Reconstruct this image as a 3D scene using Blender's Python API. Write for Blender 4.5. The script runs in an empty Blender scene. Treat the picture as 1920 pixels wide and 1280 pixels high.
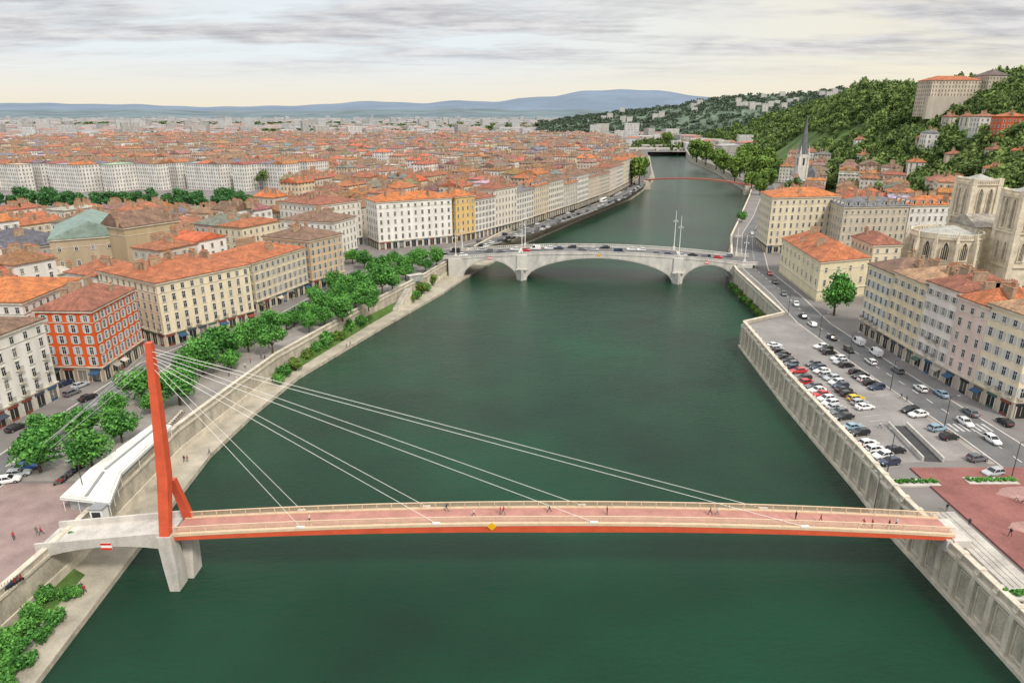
import bpy,bmesh,math,random
import numpy as np
from mathutils import Vector,Matrix
rnd=random.Random(11)
D=bpy.data;S=bpy.context.scene;C=S.collection
H=76.;TH=math.radians(18.57);CT,ST=math.cos(TH),math.sin(TH);PI=math.pi
def at(px,py,z=7.):
    u=(px-960)/1280;v=(py-640)/1280;f=CT-v*ST;d=ST+v*CT;t=(H-z)/d
    return Vector((u*t,f*t,z))
def atY(px,py,Y):
    u=(px-960)/1280;v=(py-640)/1280;f=CT-v*ST;d=ST+v*CT;t=Y/f
    return Vector((u*t,Y,H-d*t))
def proj(x,y,z=7.):
    w=y*CT+(H-z)*ST
    return 960+1280*x/w,640+1280*((H-z)*CT-y*ST)/w
ON='first second third fourth fifth sixth seventh eighth ninth tenth eleventh twelfth thirteenth fourteenth fifteenth sixteenth seventeenth eighteenth nineteenth'.split()
TE={2:'twent',3:'thirt',4:'fort',5:'fift',6:'sixt',7:'sevent',8:'eight',9:'ninet'}
def ow(n):
    if n<20:return ON[n-1]
    if n%10==0:return TE[n//10]+'ieth'
    return TE[n//10]+'y-'+ON[n%10-1]
# ---------------------------------------------------------------- mesh builder
class MB:
    def __init__(s):s.v=[];s.f=[];s.m=[];s.c=[];s.u=[];s.hc=False;s.hu=False
    def add(s,vs,fs,m=0,c=None,uv=None):
        o=len(s.v);s.v.extend([tuple(p) for p in vs])
        if c:s.hc=True
        if uv:s.hu=True
        for k,f in enumerate(fs):
            s.f.append([i+o for i in f]);s.m.append(m);s.c.append(c or (.5,.5,.5));s.u.append(uv[k] if uv else [(0,0)]*len(f))
    def box(s,x,y,z,dx,dy,dz,m=0,rz=0,c=None):
        a,b=math.cos(rz),math.sin(rz);p=[]
        for zz in (z,z+dz):
            for sx,sy in((-1,-1),(1,-1),(1,1),(-1,1)):
                X=sx*dx/2;Y=sy*dy/2;p.append((x+X*a-Y*b,y+X*b+Y*a,zz))
        s.add(p,[(3,2,1,0),(4,5,6,7),(0,1,5,4),(1,2,6,5),(2,3,7,6),(3,0,4,7)],m,c)
    def prism(s,fp,z0,z1,m=0,c=None,top=True,bot=False):
        n=len(fp);p=[(q[0],q[1],z0) for q in fp]+[(q[0],q[1],z1) for q in fp];f=[];uv=[];h=z1-z0
        for i in range(n):
            j=(i+1)%n;L=math.hypot(fp[j][0]-fp[i][0],fp[j][1]-fp[i][1])
            f.append((i,j,n+j,n+i));k=max(1,round(L/3))*3;uv.append([(0,0),(k,0),(k,h),(0,h)])
        if top:f.append(tuple(range(n,2*n)));uv.append([(0,-9)]*n)
        if bot:f.append(tuple(range(n-1,-1,-1)));uv.append([(0,-9)]*n)
        s.add(p,f,m,c,uv)
    def tube(s,p,q,r,r2=None,n=6,m=0,c=None,cap=True):
        p=Vector(p);q=Vector(q);r2=r if r2 is None else r2;d=(q-p).normalized()
        a=d.orthogonal().normalized();b=d.cross(a);v=[]
        for o,R in((p,r),(q,r2)):
            for i in range(n):
                t=2*PI*i/n;v.append(o+(a*math.cos(t)+b*math.sin(t))*R)
        f=[(i,(i+1)%n,n+(i+1)%n,n+i) for i in range(n)]
        if cap:f+=[tuple(range(n-1,-1,-1)),tuple(range(n,2*n))]
        s.add(v,f,m,c)
    def loft(s,secs,m=0,c=None,cap=True):
        n=len(secs[0]);v=[p for q in secs for p in q];f=[]
        for k in range(len(secs)-1):
            for i in range(n):
                j=(i+1)%n;f.append((k*n+i,k*n+j,(k+1)*n+j,(k+1)*n+i))
        if cap:f+=[tuple(range(n-1,-1,-1)),tuple(range((len(secs)-1)*n,len(secs)*n))]
        s.add(v,f,m,c)
    def strip(s,A,B,m=0,c=None):
        n=len(A);s.add(list(A)+list(B),[(i,i+1,n+i+1,n+i) for i in range(n-1)],m,c)
    def mesh(s,name,mats,smooth=False):
        me=D.meshes.new(name);me.from_pydata(s.v,[],s.f)
        for k in mats:me.materials.append(k)
        me.polygons.foreach_set('material_index',s.m)
        if s.hc:
            a=me.attributes.new('Col','FLOAT_COLOR','FACE');a.data.foreach_set('color',[t for c in s.c for t in (c[0],c[1],c[2],1)])
        if s.hu:
            l=me.uv_layers.new(name='UVMap');l.data.foreach_set('uv',[t for u in s.u for q in u for t in q])
        if smooth:me.polygons.foreach_set('use_smooth',[True]*len(s.f))
        me.update();return me
def ob(name,me,par=None,loc=(0,0,0),rz=0,col=None,sc=None,**k):
    o=D.objects.new(name,me);C.objects.link(o);o.location=loc;o.rotation_euler=(0,0,rz)
    if par:o.parent=par
    if col:o.color=(*col,1)
    if sc:o.scale=sc if hasattr(sc,'__len__') else (sc,)*3
    for a,b in k.items():
        if b is not None:o[a]=b
    return o
def thing(name,label,cat,loc=(0,0,0),rz=0,group=None,sc=None):
    return ob(name,None,None,loc,rz,None,sc,label=label,category=cat,group=group)
def struct(name,mb,mats):
    return ob(name,mb.mesh(name,mats),kind='structure')
def V2(p):return Vector((p[0],p[1]))
def ccw(fp):
    fp=[V2(p) for p in fp];a=sum(fp[i].x*fp[(i+1)%len(fp)].y-fp[(i+1)%len(fp)].x*fp[i].y for i in range(len(fp)))
    return fp if a>0 else fp[::-1]
def off(fp,d):
    r=[];n=len(fp)
    for i in range(n):
        e=(fp[i]-fp[i-1]).normalized();g=(fp[(i+1)%n]-fp[i]).normalized()
        a=Vector((e.y,-e.x));b=Vector((g.y,-g.x));r.append(fp[i]+(a+b)*(d/(1+a.dot(b))))
    return r
# ---------------------------------------------------------------- materials
def nm(name):
    m=D.materials.new(name);m.use_nodes=True;n=m.node_tree;return m,n,n.nodes['Principled BSDF']
def N(n,t,**k):
    x=n.nodes.new(t)
    for a,b in k.items():setattr(x,a,b)
    return x
def M_(n,op,a,b=None,c=None):
    x=N(n,'ShaderNodeMath',operation=op)
    for i,q in enumerate((a,b,c)):
        if q is None:continue
        if isinstance(q,(int,float)):x.inputs[i].default_value=q
        else:n.links.new(q,x.inputs[i])
    return x.outputs[0]
def noise(n,sc,det=4,vec=None,scale3=None,rough=.6):
    if vec is None:vec=N(n,'ShaderNodeNewGeometry').outputs['Position']
    if scale3:
        mp=N(n,'ShaderNodeMapping');mp.inputs['Scale'].default_value=scale3;n.links.new(vec,mp.inputs[0]);vec=mp.outputs[0]
    x=N(n,'ShaderNodeTexNoise');x.inputs['Scale'].default_value=sc;x.inputs['Detail'].default_value=det;x.inputs['Roughness'].default_value=rough
    n.links.new(vec,x.inputs['Vector']);return x.outputs['Fac']
def src(n,c):
    if c=='obj':return N(n,'ShaderNodeObjectInfo').outputs['Color']
    if c=='col':return N(n,'ShaderNodeAttribute',attribute_name='Col').outputs['Color']
    x=N(n,'ShaderNodeRGB');x.outputs[0].default_value=(*c,1);return x.outputs[0]
def scl(n,c,f):
    x=N(n,'ShaderNodeVectorMath',operation='SCALE');n.links.new(c,x.inputs[0]);n.links.new(f,x.inputs['Scale']);return x.outputs[0]
def mixc(n,f,a,b):
    x=N(n,'ShaderNodeMix',data_type='RGBA')
    if isinstance(f,(int,float)):x.inputs[0].default_value=f
    else:n.links.new(f,x.inputs[0])
    for i,q in((6,a),(7,b)):
        if isinstance(q,tuple):x.inputs[i].default_value=(*q,1)
        else:n.links.new(q,x.inputs[i])
    return x.outputs[2]
def rng(n,f,a,b,c,d):
    x=N(n,'ShaderNodeMapRange');n.links.new(f,x.inputs[0])
    for i,q in enumerate((a,b,c,d)):x.inputs[i+1].default_value=q
    return x.outputs[0]
def mat(name,c,r=.85,var=.2,sc=.5,sc2=6,spec=.3,metal=0,bump=0,s3=None):
    m,n,b=nm(name);col=src(n,c)
    if var:
        f=M_(n,'ADD',rng(n,noise(n,sc,5,None,s3),.3,.7,-var,var),rng(n,noise(n,sc2,3),.3,.7,1-var*.5,1+var*.5));col=scl(n,col,f)
    n.links.new(col,b.inputs['Base Color']);b.inputs['Roughness'].default_value=r;b.inputs['Specular IOR Level'].default_value=spec;b.inputs['Metallic'].default_value=metal
    if bump:
        x=N(n,'ShaderNodeBump');x.inputs['Strength'].default_value=bump;n.links.new(noise(n,sc2,4),x.inputs['Height']);n.links.new(x.outputs[0],b.inputs['Normal'])
    return m
def tilemat():
    m,n,b=nm('roof_tiles');uv=N(n,'ShaderNodeUVMap').outputs[0]
    a=noise(n,1,3,uv,(3.2,.5,1));g=noise(n,.35,5);h=noise(n,2.2,2)
    f=M_(n,'MULTIPLY',M_(n,'MULTIPLY',rng(n,a,.3,.7,.58,1.38),rng(n,g,.3,.7,.6,1.34)),rng(n,h,.3,.7,.76,1.24))
    col=scl(n,src(n,'col'),f);col=mixc(n,rng(n,noise(n,.9,4),.54,.74,0,.65),col,(.12,.085,.065))
    n.links.new(col,b.inputs['Base Color']);b.inputs['Roughness'].default_value=.9
    x=N(n,'ShaderNodeBump');x.inputs['Strength'].default_value=.5;x.inputs['Distance'].default_value=.2;n.links.new(a,x.inputs['Height']);n.links.new(x.outputs[0],b.inputs['Normal']);return m
def winwall():
    m,n,b=nm('windowed_plaster');uv=N(n,'ShaderNodeUVMap').outputs[0];sp=N(n,'ShaderNodeSeparateXYZ');n.links.new(uv,sp.inputs[0])
    fx=M_(n,'FRACT',M_(n,'DIVIDE',sp.outputs[0],3.0));fy=M_(n,'FRACT',M_(n,'DIVIDE',sp.outputs[1],3.4))
    wx=M_(n,'LESS_THAN',M_(n,'ABSOLUTE',M_(n,'SUBTRACT',fx,.5)),.19);wy=M_(n,'LESS_THAN',M_(n,'ABSOLUTE',M_(n,'SUBTRACT',fy,.48)),.28)
    ok=M_(n,'MULTIPLY',M_(n,'MULTIPLY',wx,wy),M_(n,'GREATER_THAN',sp.outputs[1],0))
    f=rng(n,noise(n,.3,5,None,(1,1,.35)),.3,.7,.72,1.2)
    n.links.new(mixc(n,M_(n,'MULTIPLY',ok,.8),scl(n,src(n,'col'),f),(.07,.075,.08)),b.inputs['Base Color']);b.inputs['Roughness'].default_value=.8;return m
def N_cl(n,f):
    x=M_(n,'ADD',f,0.);x.node.use_clamp=True;return x
def leafmat(name,a,b_,isl=True,amp=.45):
    m,n,b=nm(name)
    f=N(n,'ShaderNodeNewGeometry').outputs['Random Per Island'] if isl else rng(n,noise(n,.9,3),.3,.7,0,1)
    g=rng(n,noise(n,.16 if isl else .07,3),.3,.7,-amp,amp)
    n.links.new(mixc(n,N_cl(n,M_(n,'ADD',f,g)),a,b_),b.inputs['Base Color']);b.inputs['Roughness'].default_value=.7;b.inputs['Specular IOR Level'].default_value=.2;return m
TILE=tilemat();WINW=winwall();PLAS=mat('plaster','col',.85,.14,.25,3,s3=(1,1,.35))
STONE=mat('pale_stone',(.55,.5,.41),.85,.22,.4,4,bump=.2);WSTONE=mat('white_stone',(.55,.53,.49),.85,.24,.35,3,s3=(1,1,.4))
GOTH=mat('gothic_stone',(.6,.53,.41),.9,.25,.4,3,bump=.2);CONC=mat('concrete',(.5,.47,.43),.8,.22,.35,4,s3=(1,1,.4))
QUAY=mat('quay_paving',(.38,.345,.28),.9,.28,.2,3);QWALL=mat('quay_wall',(.42,.38,.31),.9,.35,.35,3,s3=(1,1,.5),bump=.2)
ASPH=mat('asphalt',(.14,.138,.138),.9,.24,.12,2);PARK=mat('car_park_asphalt',(.255,.238,.228),.9,.24,.1,2);PAVE=mat('pavement',(.28,.255,.235),.9,.24,.15,2)
PINK=mat('pink_paving',(.28,.205,.19),.9,.22,.2,3);PLAZA=mat('red_plaza',(.24,.1,.088),.85,.24,.15,2);WHITE=mat('white_paint',(.78,.78,.76),.6,.06,1,3);CANV=mat('canopy_canvas',(.66,.65,.61),.7,.16,.35,2);LINE=mat('worn_line_paint',(.46,.45,.44),.8,.25,.6,4);STEPM=mat('worn_step_stone',(.42,.39,.35),.85,.28,.3,3)
CREAMP=mat('cream_rail_paint',(.64,.49,.34),.6,.1,1,3);REDP=mat('red_bridge_paint',(.6,.1,.045),.5,.14,.4,3);DECKR=mat('red_deck',(.42,.21,.175),.8,.18,.4,3)
DARK=mat('dark_metal',(.035,.035,.04),.5,.1);SHADE=mat('dark_glazing',(.06,.055,.05),.4,.2);BRK=mat('chimney_brick',(.36,.26,.18),.9,.3,1,5);POT=mat('chimney_pot',(.4,.17,.09),.9,.2)
GREY=mat('grey_metal',(.25,.26,.27),.5,.1);SLATE=mat('slate',(.14,.145,.16),.7,.25,.5,5);ZINC=mat('weathered_lead',(.36,.355,.32),.6,.25,.4,3)
TRUNK=mat('bark',(.09,.065,.045),.95,.3,1,6,bump=.4);GRASS=mat('grass',(.07,.13,.03),.95,.4,.3,3)
FRAME=mat('window_surround',(.58,.55,.49),.8,.08);FRAMEW=mat('window_sash',(.6,.6,.58),.6,.05)
m,n,b=nm('window_glass');f=N(n,'ShaderNodeObjectInfo').outputs['Random'];n.links.new(mixc(n,rng(n,f,.55,1,0,.85),(.018,.021,.025),(.25,.235,.21)),b.inputs['Base Color']);b.inputs['Roughness'].default_value=.12;GLASS=m
SHUT=mat('shutter_paint',(.36,.35,.33),.7,.1);SHUTB=mat('blue_grey_shutter',(.45,.48,.5),.7,.1);AWN=mat('shop_paint','obj',.7,.1)
m,n,b=nm('car_paint');n.links.new(src(n,'obj'),b.inputs['Base Color']);b.inputs['Roughness'].default_value=.25;b.inputs['Coat Weight'].default_value=.5;PAINT=m
CGL=mat('car_glass',(.012,.014,.017),.08,0,spec=.6);TYRE=mat('tyre',(.02,.02,.02),.9,0);RIM=mat('rim',(.4,.4,.42),.3,0,metal=.7);HL=mat('headlight_glass',(.7,.7,.68),.15,0);TL=mat('tail_light_glass',(.35,.01,.01),.2,0)
REDS=mat('sign_red',(.6,.03,.02),.5,0);YEL=mat('sign_yellow',(.75,.42,.01),.5,0);KIOSK=mat('kiosk_wall',(.34,.35,.34),.5,.3,.8,3)
LEAF=leafmat('leaves',(.024,.105,.02),(.14,.37,.07));LEAF2=leafmat('yellow_green_leaves',(.06,.12,.018),(.2,.3,.06));LEAFD=leafmat('dark_leaves',(.018,.07,.022),(.085,.22,.065));FOR=leafmat('forest_leaves',(.028,.065,.018),(.21,.29,.08),False,.55);RFOR=leafmat('hazy_ridge_leaves',(.08,.115,.085),(.15,.2,.13),False)  # RFOR: ridge greens paled and greyed, haze painted into the leaf colour
# ---------------------------------------------------------------- world, sun, camera
w=D.worlds.new('World');S.world=w;w.use_nodes=True;n=w.node_tree;bg=n.nodes['Background']
AZ,EL=math.radians(146),math.radians(50)
sky=N(n,'ShaderNodeTexSky',sky_type='NISHITA',sun_disc=False);sky.sun_elevation=EL;sky.sun_rotation=AZ
sk=N(n,'ShaderNodeVectorMath',operation='SCALE');n.links.new(sky.outputs[0],sk.inputs[0]);sk.inputs['Scale'].default_value=.1
g=N(n,'ShaderNodeTexCoord').outputs['Generated'];sp=N(n,'ShaderNodeSeparateXYZ');n.links.new(g,sp.inputs[0]);z=sp.outputs[2];zp=M_(n,'ADD',M_(n,'MAXIMUM',z,0.),.09)
cv=N(n,'ShaderNodeCombineXYZ');n.links.new(M_(n,'DIVIDE',sp.outputs[0],zp),cv.inputs[0]);n.links.new(M_(n,'DIVIDE',sp.outputs[1],zp),cv.inputs[1])
nz=noise(n,.7,11,cv.outputs[0],(.6,1.1,1),.58);n2=noise(n,2.6,10,cv.outputs[0],(.7,1.2,1),.64)
base=mixc(n,rng(n,z,.0,.07,0,1),(.98,.87,.69),(.86,.92,.95))
base=mixc(n,rng(n,sp.outputs[0],-.05,.45,0,.75),base,(.99,.89,.68))
base=mixc(n,.12,base,sk.outputs[0])
cl=mixc(n,rng(n,n2,.38,.62,0,1),(.50,.50,.53),(.79,.78,.78))
cf=M_(n,'MULTIPLY',rng(n,nz,.43,.54,0,.95),rng(n,z,.035,.085,0,1))
cf=M_(n,'MAXIMUM',cf,M_(n,'MULTIPLY',rng(n,n2,.52,.64,0,.4),rng(n,z,.02,.05,0,1)))
col=mixc(n,cf,base,cl)
col=scl(n,col,rng(n,z,.14,.5,1,1.65))
col=mixc(n,rng(n,z,-.02,0,1,0),col,(.34,.34,.33))
n.links.new(col,bg.inputs[0]);bg.inputs[1].default_value=1.0
sd=Vector((math.cos(EL)*math.sin(AZ),math.cos(EL)*math.cos(AZ),math.sin(EL)))
l=D.lights.new('Sun','SUN');l.energy=3.;l.angle=math.radians(10);l.color=(1,.93,.82);lo=D.objects.new('Sun',l);C.objects.link(lo);lo.rotation_euler=sd.to_track_quat('Z','Y').to_euler();lo.location=(0,0,300)
cd=D.cameras.new('Camera');cam=D.objects.new('Camera',cd);C.objects.link(cam);cam.location=(0,0,H);cam.rotation_euler=(PI/2-TH,0,0);cd.lens=24;cd.sensor_width=36;cd.clip_end=40000;cd.clip_start=1;S.camera=cam
S.view_settings.view_transform='Standard';S.view_settings.look='None'
# ---------------------------------------------------------------- terrain
ED=[at(*p,1.) for p in((65,1280),(240,1050),(395,850),(480,770),(560,705),(720,610),(830,548),(868,522),(985,455),(1090,410),(1185,371),(1212,352),(1228,335),(1222,312),(1218,292))]
ED=[Vector((-66,30,1))]+ED
WL=[(-80,30),(-78,75),(-76.5,102),(-77,142),(-74,166),(-70.5,191),(-56,243),(-40,293),(-33,320),(-5,413),(38,514),(97,645),(127,733),(154,832),(187,1022),(233,1288)]
WR=[(73,30),(72.7,79),(72.3,110.6),(73.5,127),(75,171),(78.5,221),(96,232),(97,245),(101,300),(104,318),(126,391),(155,466),(203,592),(232,672),(268,915),(288,1138),(328,1340)]
mb=MB();mb.strip([(-14000,p[1],7) for p in WL],[(p[0],p[1],7) for p in WL]);mb.strip([(p[0],p[1],8) for p in WR],[(14000,p[1],8) for p in WR])
mb.add([(-14000,1288,7.01),(14000,1340,7.51),(14000,20000,7),(-14000,20000,7)],[(0,1,2,3)])
mb.add([(-14000,1287,7),(233,1288,7),(328,1340,7.3),(14000,1339,7.3)],[(0,1,2,3)]);mb.add([(233,1288,7),(328,1340,7.3),(328,1340,-1),(233,1288,-1)],[(0,1,2,3)])
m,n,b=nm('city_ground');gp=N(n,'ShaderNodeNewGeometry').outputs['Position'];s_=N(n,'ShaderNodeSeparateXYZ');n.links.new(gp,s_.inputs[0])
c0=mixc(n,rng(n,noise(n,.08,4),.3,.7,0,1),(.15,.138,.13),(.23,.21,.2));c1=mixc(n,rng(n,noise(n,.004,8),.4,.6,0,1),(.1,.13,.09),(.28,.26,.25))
n.links.new(mixc(n,rng(n,s_.outputs[1],900,2500,0,1),c0,mixc(n,rng(n,s_.outputs[1],2500,9000,0,1),c1,(.2,.25,.29))),b.inputs['Base Color']);b.inputs['Roughness'].default_value=.95;GRD=m  # ground colour shifts to a painted haze tone with depth
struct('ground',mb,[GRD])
mb=MB();mb.add([(-140,20,0),(420,20,0),(420,1420,0),(-140,1420,0)],[(0,1,2,3)])
m,n,b=nm('river_water')
g1=noise(n,.013,3);n.links.new(mixc(n,rng(n,g1,.35,.65,0,1),(.0003,.02,.0095),(.0008,.053,.022)),b.inputs['Base Color']);b.inputs['Roughness'].default_value=.08;b.inputs['IOR'].default_value=1.33;b.inputs['Specular IOR Level'].default_value=.5
hh=M_(n,'ADD',M_(n,'MULTIPLY',noise(n,.5,8,None,(1,1.9,1),.7),1.),M_(n,'MULTIPLY',noise(n,.1,3,None,(1,1.6,1)),1.2))
x=N(n,'ShaderNodeBump');x.inputs['Strength'].default_value=.55;x.inputs['Distance'].default_value=.9;n.links.new(hh,x.inputs['Height']);n.links.new(x.outputs[0],b.inputs['Normal']);WAT=m
struct('water',mb,[WAT])
mb=MB();mb.strip([(p[0],p[1],1.) for p in WL],[tuple(p) for p in ED]);mb.strip([tuple(p) for p in ED],[(p.x,p.y,-1) for p in ED],1)
struct('lower_promenade',mb,[QUAY,QWALL])
mb=MB();mb.strip([(-71.4,186,3.2),(-69.4,196,3.6),(-55.4,243,3.4),(-44,278,2.6)],[(-69.2,186,1.01),(-66.4,196,1.01),(-53.,243,1.01),(-42.2,278,1.01)]);struct('grass_bank',mb,[GRASS])
def ribbon(pts,wd,z):
    A=[];B=[];n=len(pts)
    for i in range(n):
        d=(V2(pts[min(i+1,n-1)])-V2(pts[max(i-1,0)])).normalized();q=Vector((-d.y,d.x))*wd/2;p=V2(pts[i]);A.append((*(p+q),z));B.append((*(p-q),z))
    return A,B
def ribbonbox(mb,pts,wd,z0,z1,m=0):
    A,B=ribbon(pts,wd,z1);a=[(p[0],p[1],z0) for p in A];b=[(p[0],p[1],z0) for p in B]
    mb.strip(A,B,m);mb.strip(a,A,m);mb.strip(B,b,m);mb.add([A[0],B[0],b[0],a[0],A[-1],B[-1],b[-1],a[-1]],[(0,1,2,3),(4,5,6,7)],m)
def along(pts,step):
    out=[];acc=0
    for i in range(len(pts)-1):
        a=V2(pts[i]);b=V2(pts[i+1]);L=(b-a).length;t=acc
        while t<L:out.append((a+(b-a)*t/L,math.atan2(b.y-a.y,b.x-a.x)));t+=step
        acc=t-L
    return out
def quaywall(pts,z0,z1,label,pil):
    mb=MB();ribbonbox(mb,pts,.7,z0,z1+.85);ribbonbox(mb,pts,1.0,z1+.85,z1+1.1,1)
    ribbonbox(mb,pts,1.2 if not pil else 1.9,z1-.6,z1-.1,1);ribbonbox(mb,pts,1.3 if not pil else 2.2,z0,z0+1.7,1)
    if pil:
        for k,(p,a) in enumerate(along(pts,2.1)):
            if k%2==0:mb.box(p.x,p.y,z0,.85,1.8,z1-z0+.4,1,a);mb.box(p.x,p.y,z1+.4,.9,1.3,.85,1,a)
            else:
                for zz,hh_ in((z0+2.3,.25),(z1-1.45,.25)):mb.box(p.x,p.y,zz,2.6,1.1,hh_,1,a)
                for s in(-1.18,1.18):mb.box(p.x+s*math.cos(a),p.y+s*math.sin(a),z0+2.552,.22,1.09,z1-z0-4.006,1,a)
    ob('quay_wall',mb.mesh('quay_wall',[QWALL,STONE]),label=label,category='wall')
quaywall(WL[:10],.9,7.,'plain stone retaining wall above the lower promenade on the left bank',False)
quaywall(WL[9:],.9,7.,'long stone quay wall on the left bank beyond the stone arch bridge',False)
quaywall(WR[:6],-1,8.,'panelled stone quay wall with pilasters below the car park',True)
quaywall(WR[5:10],-1,8.,'stone quay wall between car park corner and arch bridge, right bank',False)
quaywall(WR[9:],-1,8.,'right bank stone quay wall beyond the arch bridge',False)
RL=[(-104,30),(-104,150),(-103,185),(-97,203),(-81,226),(-74,262),(-63,290),(-55,315),(-46,336),(-30,346)]
RL2=[(-40,345),(-24,362),(-11,382),(9,415),(33,466),(57,514),(92,592),(129,702),(160,830),(196,1030),(240,1290)]
RR=[(104,30),(104.5,135),(102.8,180),(102.5,222),(107.5,260),(111,305),(123,345),(141,400),(171,470),(218,590),(248,672),(285,915),(310,1140)]
for pts,wd,zz in((RL,9,7),(RL2,11,7),(RR,10.5,8)):
    mb=MB();A,B=ribbon(pts,wd,zz+.02);mb.strip(A,B);struct('road',mb,[ASPH])
    mb=MB();ln=along(pts,6.)
    for p,a in ln:
        if p.y<700:mb.add([(p.x+math.cos(a)*q-math.sin(a)*r,p.y+math.sin(a)*q+math.cos(a)*r,zz+.03) for q,r in((-1.3,-.08),(1.3,-.08),(1.3,.08),(-1.3,.08))],[(0,1,2,3)])
    struct('road_marking',mb,[WHITE])
    for sg in(-1,1):
        mb=MB();A,B=ribbon(pts,wd+.4,zz);q=[p[:2] for p in(A if sg>0 else B)];ribbonbox(mb,q,.35,zz,zz+.13);struct('kerb',mb,[CONC])
mb=MB();mb.add([(*p,8.008) for p in((74,124),(97,126),(96.7,180),(96,228),(80,221),(76,172))],[(0,1,2,3,4,5)]);struct('car_park',mb,[PARK])
mb=MB();mb.add([(*p,8.012) for p in((97.2,124),(98.6,124),(97.,222),(96.2,222))],[(0,1,2,3)]);struct('pavement',mb,[PAVE])
mb=MB();mb.add([(*p,7.012) for p in((-78,75),(-77,118),(-99,118),(-130,100),(-130,75))],[(0,1,2,3,4)]);struct('pink_pavement',mb,[PINK])
mb=MB();mb.add([(*p,7.008) for p in((-77.5,119),(-77,142),(-74.5,166),(-71,191),(-57,243),(-41,293),(-52,300),(-66,262),(-76,224),(-92,198),(-98,184),(-98,119))],[tuple(range(12))]);struct('quay_pavement',mb,[PAVE])
mb=MB();mb.box(102.5,101,8,45,42,.35);struct('plaza',mb,[PLAZA])
mb=MB()
for cx,cy,r in((97,112,6),(90,101,4.5)):
    mb.add([(cx+r*math.cos(t*PI/10)*(1+.1*math.sin(t*2)),cy+.45*r*math.sin(t*PI/10),8.356) for t in range(20)],[tuple(range(20))])
struct('worn_paving',mb,[mat('worn_plaza',(.34,.2,.18),.9,.25,.3,2)])
mb=MB()
for i in range(4):mb.box(78.2-i*.9,94,8,1.6,24,.36-.09*i+.001*i)
ob('plaza_steps',mb.mesh('plaza_steps',[STEPM]),label='wide pale stone steps between the red plaza and quay wall',category='steps')
xw=lambda y:np.interp(y,[p[1] for p in WR[:6]],[p[0] for p in WR[:6]])
mb=MB()
def pline(x0,x1,y):
    dy=(x1-x0)*.22;mb.add([(x0,y-dy/2,8.014),(x1,y+dy/2,8.014),(x1,y+dy/2+.12,8.014),(x0,y-dy/2+.12,8.014)],[(0,1,2,3)])
for i in range(29):y=122.6+i*2.7;pline(xw(y)+.9,xw(y)+5.4,y)
for i in range(14):y=144.6+i*2.7;pline(82.8,87.4,y)
for i in range(15):y=159.6+i*2.7;pline(91.6,96.2,y)
for i in range(7):mb.add([(100+i*1.3,139,8.034),(100.6+i*1.3,139,8.034),(100.6+i*1.3,143,8.034),(100+i*1.3,143,8.034)],[(0,1,2,3)])
struct('parking_marking',mb,[LINE])
# hill
YT=[0,250,300,400,500,650,900,1200,1600,2200,3000]
XF=[235,235,228,212,232,258,298,375,440,500,600];WT=[240,240,240,200,235,190,155,200,300,500,700];HT=[86,86,86,86,88,88,92,88,86,86,86]
def hz(x,y):
    s=(x-np.interp(y,YT,XF))/np.interp(y,YT,WT);s=np.clip(s,0,1);return np.interp(y,YT,HT)*s*s*(3-2*s)*(1+.08*np.sin(x*.03)*np.sin(y*.021))
gx=np.arange(150,1500,13.);gy=np.arange(140,2700,22.);X,Y=np.meshgrid(gx,gy);Z=hz(X,Y);Z=np.where(Z<=0,-6,8+Z-.6)
vs=np.stack([X,Y,Z],-1).reshape(-1,3);nx=len(gx)
mb=MB();mb.v=[tuple(p) for p in vs.tolist()];mb.f=[[j*nx+i,j*nx+i+1,(j+1)*nx+i+1,(j+1)*nx+i] for j in range(len(gy)-1) for i in range(nx-1)];mb.m=[0]*len(mb.f)
struct('hillside',mb,[mat('hill_grass',(.08,.13,.035),.95,.45,.03,.3)])
RG={}
def ridge(name,Y,pts,mt,back=900,front=700,js=1.):
    mb=MB();px=np.arange(pts[0][0],pts[-1][0]+1,12.);py=np.interp(px,[p[0] for p in pts],[p[1] for p in pts])
    A=[];B=[];E=[];Cc=[]
    for i,(a,c) in enumerate(zip(px,py)):
        p=atY(a,c+js*(math.sin(i*.37)+.6*math.sin(i*.91)),Y);A.append(p);B.append((p.x*(1-front/Y),Y-front,6));Cc.append((p.x*(1-front*.45/Y),Y-front*.5,p.z*.62+6*math.sin(i*.3)*js));E.append((p.x,Y+back,6))
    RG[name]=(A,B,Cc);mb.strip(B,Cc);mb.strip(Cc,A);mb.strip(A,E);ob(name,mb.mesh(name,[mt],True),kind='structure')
ridge('mountains',15000,[(-300,198),(0,194),(150,194),(300,198),(450,201),(560,197),(640,194),(700,190),(800,193),(860,189),(930,192),(970,183),(1040,181),(1090,172),(1160,167),(1230,169),(1290,179),(1400,190),(2200,190)],mat('haze_blue_hills',(.155,.205,.275),1,.15,.0004,.002),2000,4000)  # blue-grey of the mountains is aerial haze put into the base colour
ridge('distant_hills',9000,[(-300,208),(0,207),(300,206),(500,209),(700,206),(850,204),(1000,206),(1200,208),(2200,202)],mat('hazy_green_hills',(.13,.175,.195),1,.3,.002,.01),1500,2500)  # bluish green has the distance haze painted in
ridge('forested_ridge',2600,[(1010,230),(1080,219),(1130,214),(1200,206),(1280,194),(1340,185),(1400,180),(1500,174),(1600,166),(1700,158),(2100,150)],mat('ridge_forest',(.1,.14,.1),1,.45,.012,.05),900,700,1.4)  # forest tone paled to paint in haze
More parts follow.
